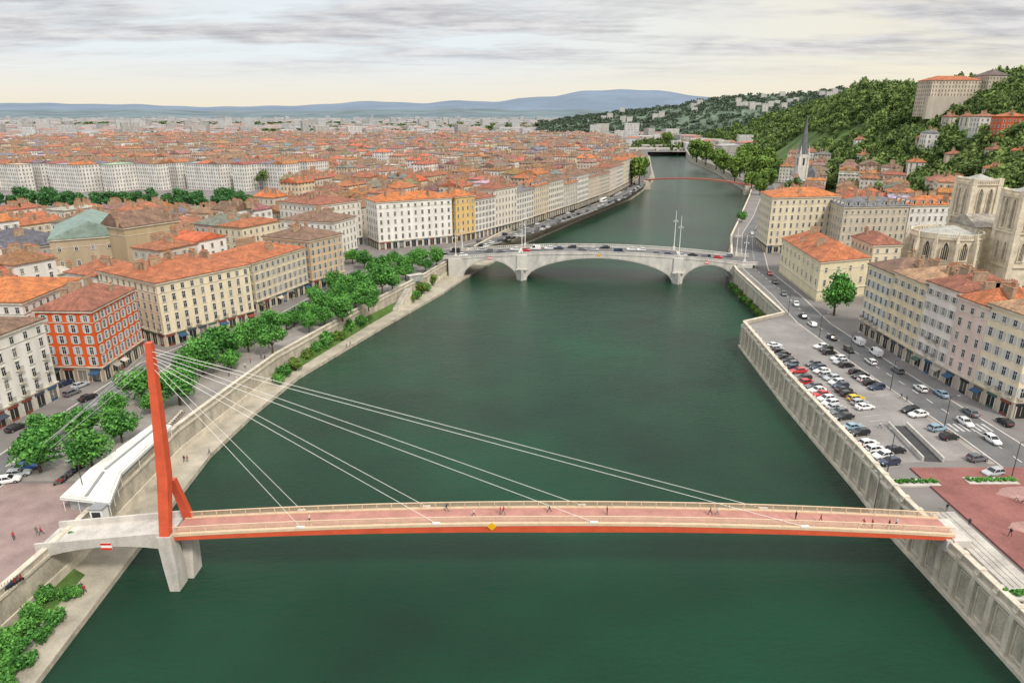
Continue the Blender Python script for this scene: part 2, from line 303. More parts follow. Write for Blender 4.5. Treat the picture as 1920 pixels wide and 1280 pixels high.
# ---------------------------------------------------------------- vegetation
def crown(seed,rx,rz,ncl,nl,ls,flat=1.):
    g=np.random.RandomState(seed);P=[];Dr=[]
    for k in range(ncl):
        d=g.normal(size=3);d/=np.linalg.norm(d);c=d*np.array([rx,rx,rz])*.66*g.rand()**.4;cr=rx*g.uniform(.24,.46)
        q=g.normal(size=(nl,3));q/=np.linalg.norm(q,axis=1)[:,None];P.append(c+q*cr*g.uniform(.5,1.12,(nl,1))*np.array([1,1,flat]));Dr.append(q)
    P=np.concatenate(P);Dr=np.concatenate(Dr);n=len(P)
    nr=Dr+g.normal(size=(n,3))*.55;nr/=np.linalg.norm(nr,axis=1)[:,None];t=np.cross(nr,g.normal(size=(n,3)));t/=np.linalg.norm(t,axis=1)[:,None]+1e-6;u=np.cross(nr,t)
    s=ls*g.uniform(.5,1.25,(n,1));return np.stack([P-t*s,P-u*s*.65,P+t*s,P+u*s*.65],1)
def qmesh(name,Q,mats):
    me=D.meshes.new(name);n=len(Q);me.vertices.add(4*n);me.vertices.foreach_set('co',Q.reshape(-1).astype(np.float32));me.loops.add(4*n);me.loops.foreach_set('vertex_index',np.arange(4*n,dtype=np.int32))
    me.polygons.add(n);me.polygons.foreach_set('loop_start',np.arange(0,4*n,4,dtype=np.int32));me.polygons.foreach_set('loop_total',np.full(n,4,dtype=np.int32))
    for k in mats:me.materials.append(k)
    me.update(calc_edges=True);me.validate();return me
CR=[qmesh('crown',crown(i,5.,3.8,22,150,.36),[LEAF]) for i in range(6)];CRD=[qmesh('crown',crown(20+i,4.4,4.,18,120,.5),[LEAFD]) for i in range(3)];CRY=[qmesh('crown',crown(30+i,4.4,4.2,22,120,.5),[LEAF2]) for i in range(2)]
BU=[qmesh('foliage',crown(40+i,1.8,1.5,12,90,.22),[LEAF if i<2 else LEAF2]) for i in range(4)]
def trunkm(seed):
    g=random.Random(seed);mb=MB();p=Vector((0,0,-.1))
    mb.tube(p,(.1,0,2.6),.3,.2,8);top=Vector((.1,0,2.5))
    for k in range(6):
        a=k*PI/3+g.random();r=g.uniform(1.2,2.6);q=top+Vector((r*math.cos(a)*.6,r*math.sin(a)*.6,1.6));mb.tube(top,q,.13,.08,5);mb.tube(q,q+Vector((r*math.cos(a)*.7,r*math.sin(a)*.7,1.8)),.08,.03,4)
    return mb.mesh('trunk',[TRUNK])
TR=[trunkm(i) for i in range(2)]
def tree(p,s,label,group,cr,name='plane_tree',cz=5.6,sq=1.):
    t=thing(name,label,'tree',p,rnd.random()*6,group,(s*rnd.uniform(.88,1.15),s*rnd.uniform(.88,1.15),s*sq*rnd.uniform(.85,1.15)));ob('trunk',rnd.choice(TR),t);ob('crown',rnd.choice(cr),t,(0,0,cz));return t
def bush(p,s,label,group,ms=None,name='bush',cat='bush',sc=None):
    t=thing(name,label,cat,p,rnd.random()*6,group,sc or (s,s,s));ob('stem',STEM,t);ob('foliage',rnd.choice(ms or BU),t,(0,0,1.3));return t
x=MB()
for k in range(5):x.tube((0,0,-.2),(.7*math.cos(k*1.3),.7*math.sin(k*1.3),1.3),.06,.02,4)
STEM=x.mesh('stem',[TRUNK])
lt=[(65,838,1.),(138,785,1.05),(165,835,.95),(222,795,.8),(208,755,.8),(258,708,1.2),(330,712,1.2),(285,752,.6),(375,658,1.2),(415,635,1.15),(462,628,.95),(430,668,.7),(508,632,.95),(508,600,.95),(535,597,.7),(570,582,.9),(578,602,.7),(603,565,1.),(607,588,.75),(640,570,1.1),(650,535,1.05),(690,545,1.),(715,522,1.25),(720,495,1.05),(755,492,.95),(773,486,.9),(790,476,.9),(818,480,.95),(797,494,.7),(668,518,.9),(742,508,.85),(640,550,.85),(690,562,.75),(700,500,.9),(735,482,.85),(625,525,.85),(590,550,.75),(660,475,.9),(682,482,.95),(350,690,.8),(395,648,.8),(440,645,.75),(485,615,.8),(550,590,.75),(590,590,.7),(625,552,.8),(665,555,.85),(680,530,.8),(700,545,.7),(735,525,.8),(760,505,.8),(80,800,.75)]
lt=[(at(a,b,7+5.6*s),s) for a,b,s in lt];lt.sort(key=lambda q:q[0].y)
for i,(p,s) in enumerate(lt):tree((p.x,p.y,7),s*1.04,f'bright green leafy plane tree on the left quay, {ow(i+1)} counting from the near end','trees along the left quay',CR)
bl=[(540,672,1.8),(575,660,2.),(612,640,2.4),(655,612,2.2),(680,602,1.9),(540,692,1.6),(770,556,2.),(795,541,1.9),(815,525,1.7),(560,680,1.4),(630,628,1.5),(780,535,1.4),(595,650,1.7),(530,705,1.2),(640,625,1.6),(668,600,1.8),(785,550,1.6),(805,535,1.4)]
bl.sort(key=lambda q:-q[1])
for i,(a,b,s) in enumerate(bl):
    p=at(a,b,3.5);bush((p.x-1,p.y,1.2),s,f'willowy bush on the lower left promenade bank, {ow(i+1)} from the footbridge','promenade bushes',BU)
i=0
for a,b,s in((85,1105,1.1),(120,1103,.9),(60,1140,1.2),(100,1150,1.1),(45,1170,1.2),(30,1205,1.2),(75,1180,1.),(15,1240,1.2),(50,1225,.9),(140,1098,.8),(10,1275,1.1),(5,1190,1.2)):
    i+=1;p=at(a,b,3.);bush((p.x,p.y,1.),s,f'leafy green shrub in the bed below the wall at bottom left, {ow(i)} planted','shrubs at the foot of the left wall',BU[:2])
mb=MB();mb.add([(-78,60,1.006),(-72.5,60,1.006),(-73,98,1.006),(-76.4,100,1.006)],[(0,1,2,3)]);struct('planting_bed',mb,[GRASS])
for r,(y0,nn) in enumerate(((504,32),(528,30))):
    for i in range(nn):
        x=-470+i*9.4+rnd.uniform(-3,3)
        if x<-180:tree((x,y0+rnd.uniform(-6,6),7),rnd.uniform(1.05,1.6),f'dark green tree in the {("front","back")[r]} line of the square, {ow(i+1)} from the left','trees lining the big square',CRD,'square_tree')
for i,(a,b,Y,s) in enumerate(((1200,318,690,2.9),(1185,322,700,2.2),(1308,280,1010,3.6),(1325,290,960,3.),(1390,300,760,3.3),(1425,318,700,3.3),(1360,297,820,2.6),(1440,300,800,3.),(1410,345,640,2.2),(1250,262,1500,3.5),(1155,272,1150,2.6),(1400,285,900,3.4),(1380,310,720,2.8),(1440,325,650,2.4),(1345,292,880,2.8),(1425,360,600,1.6))):
    p=atY(a,b,Y);tree((p.x,p.y,7.5),s,f'large yellow-green riverside tree far down the river, {ow(i+1)} of its kind','tall trees by the far river bend',CRY,'riverside_tree')
TRL=('rounded dark green tree on the pavement beside the cream building','small tree on the right quay just beyond the arch bridge','tree behind the cream low building, left of two','tree behind the cream low building, right of two','tree beside the cathedral apse, right one','tree beside the cathedral apse, left one')
for i,(a,b,s) in enumerate(((1570,548,1.5),(1392,404,.8),(1520,425,.9),(1545,428,.8),(1690,452,1.),(1670,462,.9))):
    p=at(a,b,8+5.6*s);tree((p.x,p.y,8),s,TRL[i],None,CR)
for i,(a,b,wd) in enumerate(((1712,903,4.5),(1858,900,4.6),(1935,1115,4.),(150,1003,3.2))):
    p=at(a,b,8.4 if i<3 else 7.4);mb=MB();t=thing('planter_bed',('low green hedge bed between car park and plaza, nearer the river','low green hedge bed between car park and plaza, nearer the road','low hedge bed at the right edge below the red plaza','low green planted bed beside the footbridge approach on the left')[i],'hedge',(p.x,p.y,(8,8,8.35,7.02)[i]))
    mb.box(0,0,.01,wd*2.1,2.6,.35);ob('kerb',mb.mesh('kerb',[CONC]),t)
    ob('foliage',qmesh('foliage',np.concatenate([crown(70+k,1.,.8,6,80,.17)*np.array([1,.9,.7])+np.array([(k-3)*wd*.29,0,.65]) for k in range(7)]),[LEAF]),t)
for i in range(14):
    y=236+i*5.;p=(np.interp(y,[232,245,300,318],[96,97,101,104])-1.8,y,0);bush((p[0],p[1],.3),1.15,f'wild shrub at the waterline under the right quay wall, {ow(i+1)} from the car park corner','shrubs along the right waterline',BU)
al=along(WL[9:13],15)
for i,(p,a) in enumerate(al):bush((p.x+2.5,p.y-1,1.),1.5,f'shrub against the left quay wall beyond the arch bridge, {ow(i+1)} going away','shrubs beyond the arch bridge',BU)
# ---------------------------------------------------------------- buildings
def winmesh(wd,h,shut,pane):
    mb=MB();t=.14
    def bx(x,z,dx,dz,pr,m):mb.box(x,-pr/2+.002,z,dx,pr,dz,m)
    bx(-wd/2-t/2,0,t,h,.09,0);bx(wd/2+t/2,0,t,h,.09,0);bx(0,h,wd+2*t+.1,.2,.13,0);bx(0,-.16,wd+2*t+.2,.16,.2,0)
    bx(0,0,.07,h,.05,1);bx(0,h*.62,wd,.07,.055,1);bx(-wd/2+.04,0,.08,h,.052,1);bx(wd/2-.04,0,.08,h,.052,1)
    if pane:mb.add([(-wd/2,-.02,0),(wd/2,-.02,0),(wd/2,-.02,h),(-wd/2,-.02,h)],[(0,1,2,3)],2)
    if shut:
        for s in(-1,1):mb.box(s*(wd/2+t+wd*.24),-.06,.02,wd*.46,.06,h-.04,3)
    return mb
def wset(shut,sm=None):
    a=winmesh(1.15,2.05,shut,False).mesh('window',[FRAME,FRAMEW,GLASS,sm or SHUT]);c=winmesh(1.15,2.05,shut,True).mesh('window',[FRAME,FRAMEW,GLASS,sm or SHUT]);return a,c
WIN={'plain':wset(False),'shut':wset(True),'shutb':wset(True,SHUTB)}
mb=MB();mb.add([(-.57,-.02,0),(.57,-.02,0),(.57,-.02,2.05),(-.57,-.02,2.05)],[(0,1,2,3)]);PANE=mb.mesh('pane',[GLASS])
mb=MB();mb.box(-1.3,-.1,0,.22,.2,3.1,0);mb.box(1.3,-.1,0,.22,.2,3.1,0);mb.box(0,-.12,3.1,2.9,.24,.55,1);mb.add([(-1.2,-.03,0),(1.2,-.03,0),(1.2,-.03,3.1),(-1.2,-.03,3.1)],[(0,1,2,3)],2)
mb.box(0,-.06,0,2.3,.1,.55,1);mb.box(0,-.05,.55,.08,.08,2.5,0);SHOP=mb.mesh('shopfront',[STONE,AWN,GLASS])
mb=MB();mb.add([(-1.3,-.1,3.2),(1.3,-.1,3.2),(1.3,-1.5,2.6),(-1.3,-1.5,2.6),(1.3,-1.5,2.35),(-1.3,-1.5,2.35)],[(0,1,2,3),(3,2,4,5)]);AWNG=mb.mesh('awning',[AWN])
mb=MB();mb.box(0,-.4,-.22,1.7,.8,.14,0)
for k in range(9):mb.box(-.8+k*.2,-.76,-.08,.035,.035,.85,1)
mb.box(0,-.76,.77,1.7,.06,.06,1);BALC=mb.mesh('balcony',[STONE,DARK])
CHM=[]
for L,hh in((1.6,1.9),(2.6,2.3),(.9,2.6),(3.6,2.4)):
    mb=MB();mb.box(0,0,-1.6,L,.75,hh+1.6,0);mb.box(0,0,hh,L+.2,.95,.2,0)
    for k in range(int(L/.5)):mb.tube((-L/2+.35+k*.5,0,hh+.2),(-L/2+.35+k*.5,0,hh+.85),.14,.11,6,1)
    CHM.append(mb.mesh('chimney',[BRK,POT]))
mb=MB();mb.box(0,0,-.6,1.3,1.6,1.9,0);mb.add([(-.8,-.95,1.25),(.8,-.95,1.25),(.8,.8,1.25),(-.8,.8,1.25),(0,-.95,1.8),(0,.8,1.8)],[(0,1,4),(1,2,5,4),(2,3,5),(3,0,4,5)],1);mb.add([(-.45,-.82,-.1),(.45,-.82,-.1),(.45,-.82,1.1),(-.45,-.82,1.1)],[(0,1,2,3)],2);DORM=mb.mesh('dormer',[FRAME,SLATE,GLASS])
def roofgeo(mb,fp,z,rh,hip,c,ov=.55,m=0):
    q=off(fp,ov)
    if (q[1]-q[0]).length+(q[3]-q[2]).length<(q[2]-q[1]).length+(q[0]-q[3]).length:q=q[1:]+q[:1]
    a=(q[0]+q[3])/2;e=(q[1]+q[2])/2;W=((q[0]-q[3]).length+(q[1]-q[2]).length)/2;L=(e-a).length;d=(e-a)/L;ins=min(.46*L,W/2*hip);r0=a+d*ins;r1=e-d*ins;sl=math.hypot(W/2,rh);zt=z+rh
    v=[(*p,z) for p in q]+[(*r0,zt),(*r1,zt)]
    mb.add(v,[(0,1,5,4),(1,2,5),(2,3,4,5),(3,0,4)],m,c,[[(0,0),(L,0),(L-ins,sl),(ins,sl)],[(0,0),(W,0),(W/2,sl)],[(0,0),(L,0),(L-ins,sl),(ins,sl)],[(0,0),(W,0),(W/2,sl)]])
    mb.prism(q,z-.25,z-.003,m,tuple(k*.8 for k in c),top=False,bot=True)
    return r0,r1,d,W
def isvis(p,q):
    nn=Vector((q.y-p.y,p.x-q.x)).normalized();return nn,nn.dot(-(p+q)/2)>0
SHC=[(.05,.06,.08),(.2,.05,.03),(.05,.1,.07),(.12,.09,.06),(.3,.28,.24),(.02,.02,.02),(.03,.08,.16)]
def building(fp,h,wc,rc,label,z0=7.,floors=5,rh=3.4,hip=1.,win='plain',group=None,name='apartment_building',bay=3.0,nch=5,det=2,shop=True,rmat=None,dorm=0,low=None,cat='building',ground=4.3,balc=0):
    fp=ccw(fp);o=fp[0];t=thing(name,label,cat,(o.x,o.y,z0),0,group);lf=[p-o for p in fp]
    mb=MB();mb.prism(lf,0,h,0,wc,top=True)
    if det==2:
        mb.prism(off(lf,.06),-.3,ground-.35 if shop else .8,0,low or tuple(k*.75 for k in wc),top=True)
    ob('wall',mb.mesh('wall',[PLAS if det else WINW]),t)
    if det==2:
        for ex,za,zb in((.3,ground-.345,ground-.02),(.45,h-.75,h-.26),(.12,h-3.6,h-3.42)):
            mb=MB();mb.prism(off(lf,ex),za,zb,0,top=True,bot=True);ob('cornice',mb.mesh('cornice',[STONE]),t)
    mb=MB();r0,r1,d,W=roofgeo(mb,lf,h,rh,hip,rc);R=ob('roof',mb.mesh('roof',[rmat or TILE]),t)
    nr=Vector((-d.y,d.x));a=math.atan2(d.y,d.x)
    for k in range(nch):
        u=rnd.uniform(-.1,1.1);s=rnd.choice((-.32,-.2,.05,.2,.32))*W;p=r0+(r1-r0)*u+nr*s;ob('chimney',rnd.choice(CHM),R,(p.x,p.y,h+rh*(1-abs(s)/(W/2))-.3),a+rnd.choice((0,PI/2)))
    fh=(h-ground-.6)/max(1,floors-1);cnt=0
    for i in range(len(lf)):
        p,q=lf[i],lf[(i+1)%len(lf)];nn,vis=isvis(p+o,q+o)
        if not vis or not det:continue
        L=(q-p).length;e=(q-p)/L;rz=math.atan2(nn.y,nn.x)+PI/2;nb=int((L-.8)/bay)
        for f in range(floors-1):
            if det==1 and f<floors-4:continue
            for k in range(nb):
                c=p+e*((k+.5)*L/nb);cnt+=1
                if cnt>110:continue
                wz=ground+f*fh+(fh-2.05)*.45;sc=(1,1,1.12 if f==0 else 1 if f<floors-2 else .82)
                hero=det==2 and (o.y<235)
                wo=ob('window',WIN[win][0 if hero else 1],t,(c.x,c.y,wz),rz,None,sc)
                if hero:
                    ob('pane',PANE,wo)
                    if balc and f<balc and rnd.random()<.75:ob('balcony',BALC,wo)
        if det==2 and shop:
            ns=int((L-.6)/3.3)
            for k in range(ns):
                c=p+e*((k+.5)*L/ns)+nn*.06;cc=rnd.choice(SHC);so=ob('shopfront',SHOP,t,(c.x,c.y,0),rz,cc)
                if rnd.random()<.3 and o.y<300:ob('awning',AWNG,so,(0,0,0),0,rnd.choice(SHC+[(.5,.45,.38)]))
        if dorm:
            nd=int(L/4.5)
            for k in range(nd):
                c=p+e*((k+.5)*L/nd)-nn*1.4;ob('dormer',DORM,R,(c.x,c.y,h+.55),rz)
    HF.append([p for p in fp]);return t
HF=[]
OR=(.38,.125,.052);RB=(.26,.1,.063);BR=(.19,.115,.08);SL=(.15,.155,.165);OB=(.45,.15,.048);TAN=(.36,.22,.13)
WH=(.66,.64,.6);CR_=(.63,.55,.4);PE=(.62,.43,.25);YE=(.62,.42,.15)
building([(-118,141),(-115.5,161),(-140,163),(-143,143)],21,WH,BR,'white apartment building at the far left edge beside the red-orange block',floors=6,bay=3.3,nch=5,balc=3)
building([(-110,171.4),(-111,195),(-126.5,196),(-125,172)],20,(.58,.095,.018),RB,'red-orange painted corner building with pale window frames and stone base',floors=6,win='shutb',low=(.34,.27,.2),bay=3.2,nch=6)
building([(-131,176),(-132,204),(-165,206),(-165,178)],21,WH,OB,'white building with bright orange roof behind the red-orange block',floors=6,nch=7)
building([(-107,200),(-89,227),(-117,246),(-135,218)],20.4,(.68,.59,.42),(.36,.12,.052),'long cream quay building with orange tiled roof right of the red-orange block',floors=6,bay=3.0,nch=14,low=(.5,.44,.33),balc=1)
building([(-92,238),(-82,268),(-104,278),(-114,248)],18.5,CR_,OR,'cream corner building with arched ground floor, second beyond the red-orange block',floors=5,win='shut',nch=7)
building([(-81,271),(-72,288),(-94,301),(-103,281)],20.5,PE,BR,'peach coloured quay building with brown roof behind the cream pair',floors=6,win='shut',nch=7)
building([(-84,322),(-78,342),(-104,352),(-112,330)],20,WH,BR,'white building with dark brown roof set back behind the quay trees',floors=5)
building([(-98,352),(-82,374),(-106,390),(-124,368)],24,(.64,.6,.54),RB,'tall off-white building just left of the big white corner block',floors=6)
building([(-70,357),(-33,378),(-42,394),(-79,373)],25,(.7,.68,.64),OB,'big white corner block with orange roof facing the arch bridge',floors=6,bay=3.5,nch=10)
Q=[(-31,379),(-21,390),(-10,407),(3,428),(14,450),(25,473),(37,497),(49,521),(60,546),(72,573),(84,600),(94,628),(104,656),(113,682),(121,706),(133,745),(146,790),(160,850)]
qc=[YE,WH,(.63,.58,.5),WH,(.6,.5,.36),(.63,.6,.53),(.52,.49,.44),WH,(.58,.48,.38),CR_,(.62,.53,.47),WH,CR_,WH,PE,WH,CR_]
for i in range(len(Q)-1):
    a,b=V2(Q[i]),V2(Q[i+1]);e=(b-a).normalized();nn=Vector((-e.y,e.x))*15
    building([a+e*.02,b-e*.02,b+nn,a+nn],rnd.uniform(19.5,26.5),qc[i],rnd.choice((OR,RB,BR,SL)) if i else OB,f'{"yellow" if i==0 else "tall pale"} quayside building, {ow(i+1)} in the row beyond the big white corner block',floors=6,group='quayside row beyond the arch bridge',win=('plain','shut')[i%2],nch=6,dorm=1 if i in(4,6,8) else 0)
building([(113.4,213),(113.4,198.5),(131,198.5),(131,213)],22.6,(.66,.58,.4),BR,'pale yellow riverside apartment block at the far end of the right row',8,6,win='shutb',bay=2.5,nch=7,low=(.4,.35,.3),balc=1)
building([(113.42,198.4),(113.5,181.5),(131,181.5),(131,198.4)],23.4,(.66,.55,.36),TAN,'ochre-cream apartment block second from the far end of the right row',8,6,win='shut',bay=2.8,nch=6,low=(.4,.33,.27))
building([(113.5,181.4),(114.4,169),(131.5,169),(131,181.4)],24.6,(.68,.62,.57),RB,'pale whitish apartment block in the middle of the right quay row',8,6,win='shut',bay=2.4,nch=6,low=(.45,.4,.36),balc=2)
building([(114.4,168.9),(115.2,158.5),(132,158.5),(131.5,168.9)],23.6,(.64,.5,.44),OR,'pale pink apartment block fourth from the far end of the right row',8,6,win='plain',bay=2.6,nch=6,low=(.4,.33,.3))
building([(115.2,158.4),(116.8,146),(137,146),(135,158.4)],24.5,(.68,.59,.43),TAN,'cream apartment block at the near end of the right quay row',8,6,win='shutb',bay=2.6,nch=7,low=(.42,.37,.3),balc=1)
building([(115,250),(137,258),(140,306),(119.5,300)],15.4,(.64,.57,.39),OR,'low cream palace with hipped orange roof beside the lone round tree',8,3,rh=5,bay=5,shop=False,nch=3)
building([(141,264),(153,266),(153,285),(142,284)],19,CR_,RB,'small square cream tower block behind the low cream palace',8,5,nch=1)
building([(129,343),(166,350),(168,372),(132,368)],28,CR_,OB,'tall cream corner building with orange roof right of the arch bridge',8,7,bay=3.2,nch=6)
building([(159,330),(193,335),(195,355),(161,350)],25,(.5,.44,.35),SL,'ornate stone building with grey slate roof near the cathedral',8,6,dorm=1)
building([(194,336),(226,340),(228,358),(196,356)],25,(.65,.63,.6),OB,'white building with bright orange roof just left of the cathedral towers',8,6,dorm=1)
building([(-152,272),(-172,308),(-196,295),(-176,258)],23,(.42,.34,.24),(.2,.27,.235),'sand coloured theatre with green copper roof among the left roofs',rh=6,hip=.05,floors=4,shop=False,bay=5,nch=0,rmat=mat('copper_roof','col',.7,.3,.4,3),name='theatre')
building([(-149,262),(-137,282),(-150,290),(-162,270)],27,(.42,.33,.21),BR,'windowless sandy gable block of the theatre stage',rh=5,hip=.05,floors=1,shop=False,nch=2)
building([(-204,262),(-186,292),(-215,312),(-232,280)],17,(.42,.4,.36),(.1,.1,.12),'grey building with dark zinc roof left of the theatre',rh=6,floors=4,shop=False,nch=2)
fx=lambda y:np.interp(y,[100,140,200,228,284,340,357,380,423,473,521,599,705,830,1020,1290],[-140,-140,-107,-90,-75,-80,-72,-35,0,25.7,48,83,120,150,185,230])
def inpoly(p,fp,d):
    fp=off(fp,d)
    for i in range(len(fp)):
        a,b=fp[i],fp[(i+1)%len(fp)]
        if (b.x-a.x)*(p.y-a.y)-(b.y-a.y)*(p.x-a.x)<0:return False
    return True
cells=[];court=[]
def grid(O,d,n_,na,nb,ok,side):
    O=V2(O);d=V2(d).normalized();n_=V2(n_).normalized()
    for I in range(na):
        for J in range(nb):
            sh=rnd.uniform(-4,4);cuts=[0,rnd.uniform(11,22),rnd.uniform(29,40),51]
            if rnd.random()<.14:cuts[1]=rnd.uniform(24,30);cuts[2]=cuts[1]+rnd.uniform(10,14)
            for i in range(3):
                for j in range(3):
                    if i==1 and j==1 and rnd.random()<.7:
                        court.append(O+d*(I*60+sh+25)+n_*(J*54+22));continue
                    a=I*60+sh;b=J*54+j*15;l0,l1=cuts[i]+.02,cuts[i+1]-.02
                    fp=ccw([O+d*(a+x)+n_*(b+y) for x,y in((l0,0.02),(l1,.02),(l1,14.98),(l0,14.98))]);c=(fp[0]+fp[2])/2
                    px,py=proj(c.x,c.y,20)
                    if not(-150<px<2060) or c.y<150:continue
                    if not ok(c,fp):continue
                    if any(inpoly(c,f,9.5) for f in HF):continue
                    cells.append((c.length,c,fp,I*3+i,J*3+j,side))
def okL(c,fp):
    if any(p.x>fx(p.y)-(20 if c.y<362 else 15.5) for p in fp):return False
    if c.x<-168 and 428<c.y<640:return False
    if -128<c.x and c.y<345 and c.x>fx(c.y)-30:return False
    return c.y<1600
grid((-150,120),(.42,.907),(-.907,.42),29,22,okL,'left')
def okR(c,fp):
    if any(p.x<np.interp(p.y,[300,391,466,592,672,915,1138,1340],[130,152,182,232,262,300,325,370]) for p in fp) or c.y<352:return False
    return hz(c.x,c.y)<16 and c.y<1000
court=[c for c in court if okL(c,[c])]
grid((100,340),(.42,.907),(.907,-.42),17,8,okR,'right')
def okR2(c,fp):
    if c.x<141 or c.y>240 or (c.y>232 and c.x>150):return False
    return hz(c.x,c.y)<30
grid((140,150),(0,1),(1,0),2,3,okR2,'inner right')
cells.sort(key=lambda t:t[0])
WCN=[('white',WH),('cream',CR_),('pale stone',(.53,.48,.4)),('beige',(.55,.45,.33)),('off-white',(.6,.57,.5)),('pinkish',(.55,.43,.36)),('white',(.7,.68,.65))]
RCN=[('orange',OR),('red-brown',RB),('bright orange',(.43,.145,.055)),('terracotta',(.33,.125,.07)),('terracotta',(.29,.115,.068)),('dull brown',BR),('dull brown',(.24,.15,.11)),('grey',SL),('pale flat',(.42,.4,.37))]
NI=210;ST_=MB()
def hazef(c,y,k=7000.):  # aerial haze painted into wall and roof colours, stronger with distance
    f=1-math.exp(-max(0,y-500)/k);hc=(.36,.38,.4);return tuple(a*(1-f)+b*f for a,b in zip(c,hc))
for idx,(dist,c,fp,ra,rb,side) in enumerate(cells):
    wn,wc=rnd.choice(WCN);rn,rc=RCN[min(8,int(rnd.random()*8.6))];h=rnd.uniform(12,23) if c.y<400 else rnd.uniform(12,27)
    if side=='left' and c.y<640 and c.x<-150:
        h=min(h,max(9,76-.125*c.y-11+rnd.uniform(-1,2)))
    if side=='left' and 640<c.y<700 and c.x<-190:wn,wc=WCN[0];h=24
    if side!='left':h=rnd.uniform(9,16)
    z0=(7 if side=='left' else 8+float(hz(c.x,c.y)));rc=tuple(k*rnd.uniform(.75,1.25) for k in rc)
    if rnd.random()<.12 and h>14:h-=5
    rh=rnd.uniform(2.,3.6) if rn!='pale flat' else .6
    if idx<NI:
        building(fp,h,wc,rc,f'{wn} building with {rn} roof, {side} bank town, {ow(ra+1)} row back, {ow(rb+1)} inland',z0,max(3,int(h/3.5)),rh=rh,hip=rnd.choice((.05,.5,1)),group='old town buildings',name='town_building',bay=3.4,nch=rnd.choice((4,5,6,7)),det=1 if c.y<430 else 0,win=rnd.choice(('plain','shut')))
        HF.pop()
    else:
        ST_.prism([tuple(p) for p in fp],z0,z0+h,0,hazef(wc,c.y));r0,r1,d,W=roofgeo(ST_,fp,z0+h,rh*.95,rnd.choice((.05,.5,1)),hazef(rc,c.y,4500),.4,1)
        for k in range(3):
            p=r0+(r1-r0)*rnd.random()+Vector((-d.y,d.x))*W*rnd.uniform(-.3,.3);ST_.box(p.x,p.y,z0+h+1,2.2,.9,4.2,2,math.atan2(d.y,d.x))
ob('city_buildings',ST_.mesh('city_buildings',[WINW,TILE,BRK]),kind='stuff',label='dense mass of orange roofed town buildings stretching away behind the quays',category='buildings')
FS=MB()
for i in range(3600):
    y=1250*math.exp(rnd.random()*1.95);x=rnd.uniform(-.82,.36)*y
    if y<1600 and x<300:
        if rnd.random()<.7:continue
    if abs(x-260)<70 and y<1500:continue
    if x>430 and y<2300:continue
    a=.44+rnd.choice((0,.2,-.5));k=1+y/5200;h=rnd.uniform(9,19) if rnd.random()<.95 else rnd.uniform(26,46);L=rnd.uniform(14,38)*k;B=rnd.uniform(11,20)*k
    if h>27:L=rnd.uniform(20,40);B=16
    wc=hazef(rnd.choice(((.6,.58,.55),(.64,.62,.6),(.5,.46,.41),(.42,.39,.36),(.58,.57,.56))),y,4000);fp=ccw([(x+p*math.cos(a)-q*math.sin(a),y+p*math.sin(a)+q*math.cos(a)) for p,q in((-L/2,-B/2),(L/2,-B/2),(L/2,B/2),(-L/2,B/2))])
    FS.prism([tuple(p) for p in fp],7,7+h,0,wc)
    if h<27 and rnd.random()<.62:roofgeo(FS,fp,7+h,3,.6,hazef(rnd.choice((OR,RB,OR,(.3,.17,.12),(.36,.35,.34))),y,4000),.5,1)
RA,RB_,RC=RG['forested_ridge']
for i in range(60):
    j=rnd.randrange(8,len(RA)-1);u=rnd.uniform(.05,.9);p=Vector(RC[j]).lerp(Vector(RA[j]),u);fp=ccw([(p.x+q,p.y+r) for q,r in((-9,-5),(9,-5),(9,5),(-9,5))])
    FS.prism([tuple(q) for q in fp],p.z-6,p.z+rnd.uniform(12,20),0,(.55,.53,.5))
ob('far_city',FS.mesh('far_city',[WINW,TILE]),kind='stuff',label='hazy far city of pale blocks and red roofs reaching the horizon',category='buildings')
def onhill(px,py):
    for y in range(340,900,4):
        p=atY(px,py,y)
        if p.z<=8+float(hz(p.x,y)):return p
    return atY(px,py,600)
k=0
for a_,b_,L,B,h,wc,rc,lb in((1885,258,17,10,14,(.52,.12,.05),OR,'bright red-orange block on the hillside at the right edge below the palace'),(1838,252,11,9,13,WH,(.3,.13,.08),'white hillside block just left of the bright red-orange one'),(1738,282,9,8,14,(.66,.64,.62),SL,'pale villa with slate roof at the foot of the hill'),(1770,212,16,8,8,CR_,OR,'long cream hillside house with orange roof below the palace')):
    p=onhill(a_,b_);zz=8+float(hz(p.x,p.y))-4;building([(p.x+u,p.y+v) for u,v in((-L/2,-B/2),(L/2,-B/2-2),(L/2,B/2),(-L/2,B/2+2))],h+3,wc,rc,lb,zz,4,rh=2.5,name='hill_house',nch=3,det=1,bay=3.)
for i in range(700):
    y=rnd.uniform(400,760);x=rnd.uniform(240,.8*y);hh=float(hz(x,y));px,py=proj(x,y,8+hh)
    if not(8<hh<62) or not(1600<px<1990) or k>=17 or (1700<px<1900 and py<235) or any((V2((x,y))-V2(q)).length<22 for q in [f[0] for f in HF[-30:]]):continue
    a=rnd.uniform(-.4,.8);L=rnd.uniform(8,13);B=rnd.uniform(7,9);fp=[(x+p*math.cos(a)-q*math.sin(a),y+p*math.sin(a)+q*math.cos(a)) for p,q in((-L/2,-B/2),(L/2,-B/2),(L/2,B/2),(-L/2,B/2))]
    wn,wc=rnd.choice(WCN[:5]);rn,rc=rnd.choice(RCN[:4]);k+=1
    building(fp,rnd.uniform(6,9)+3,wc,rc,f'{wn} house with {rn} roof on the wooded hillside, {ow(k)} among the hill houses',5+hh,4,rh=2.4,group='houses on the wooded hill',name='hill_house',nch=2,det=1,bay=3.2,win='plain')
hillh=[f[0] for f in HF[-k-4:]]
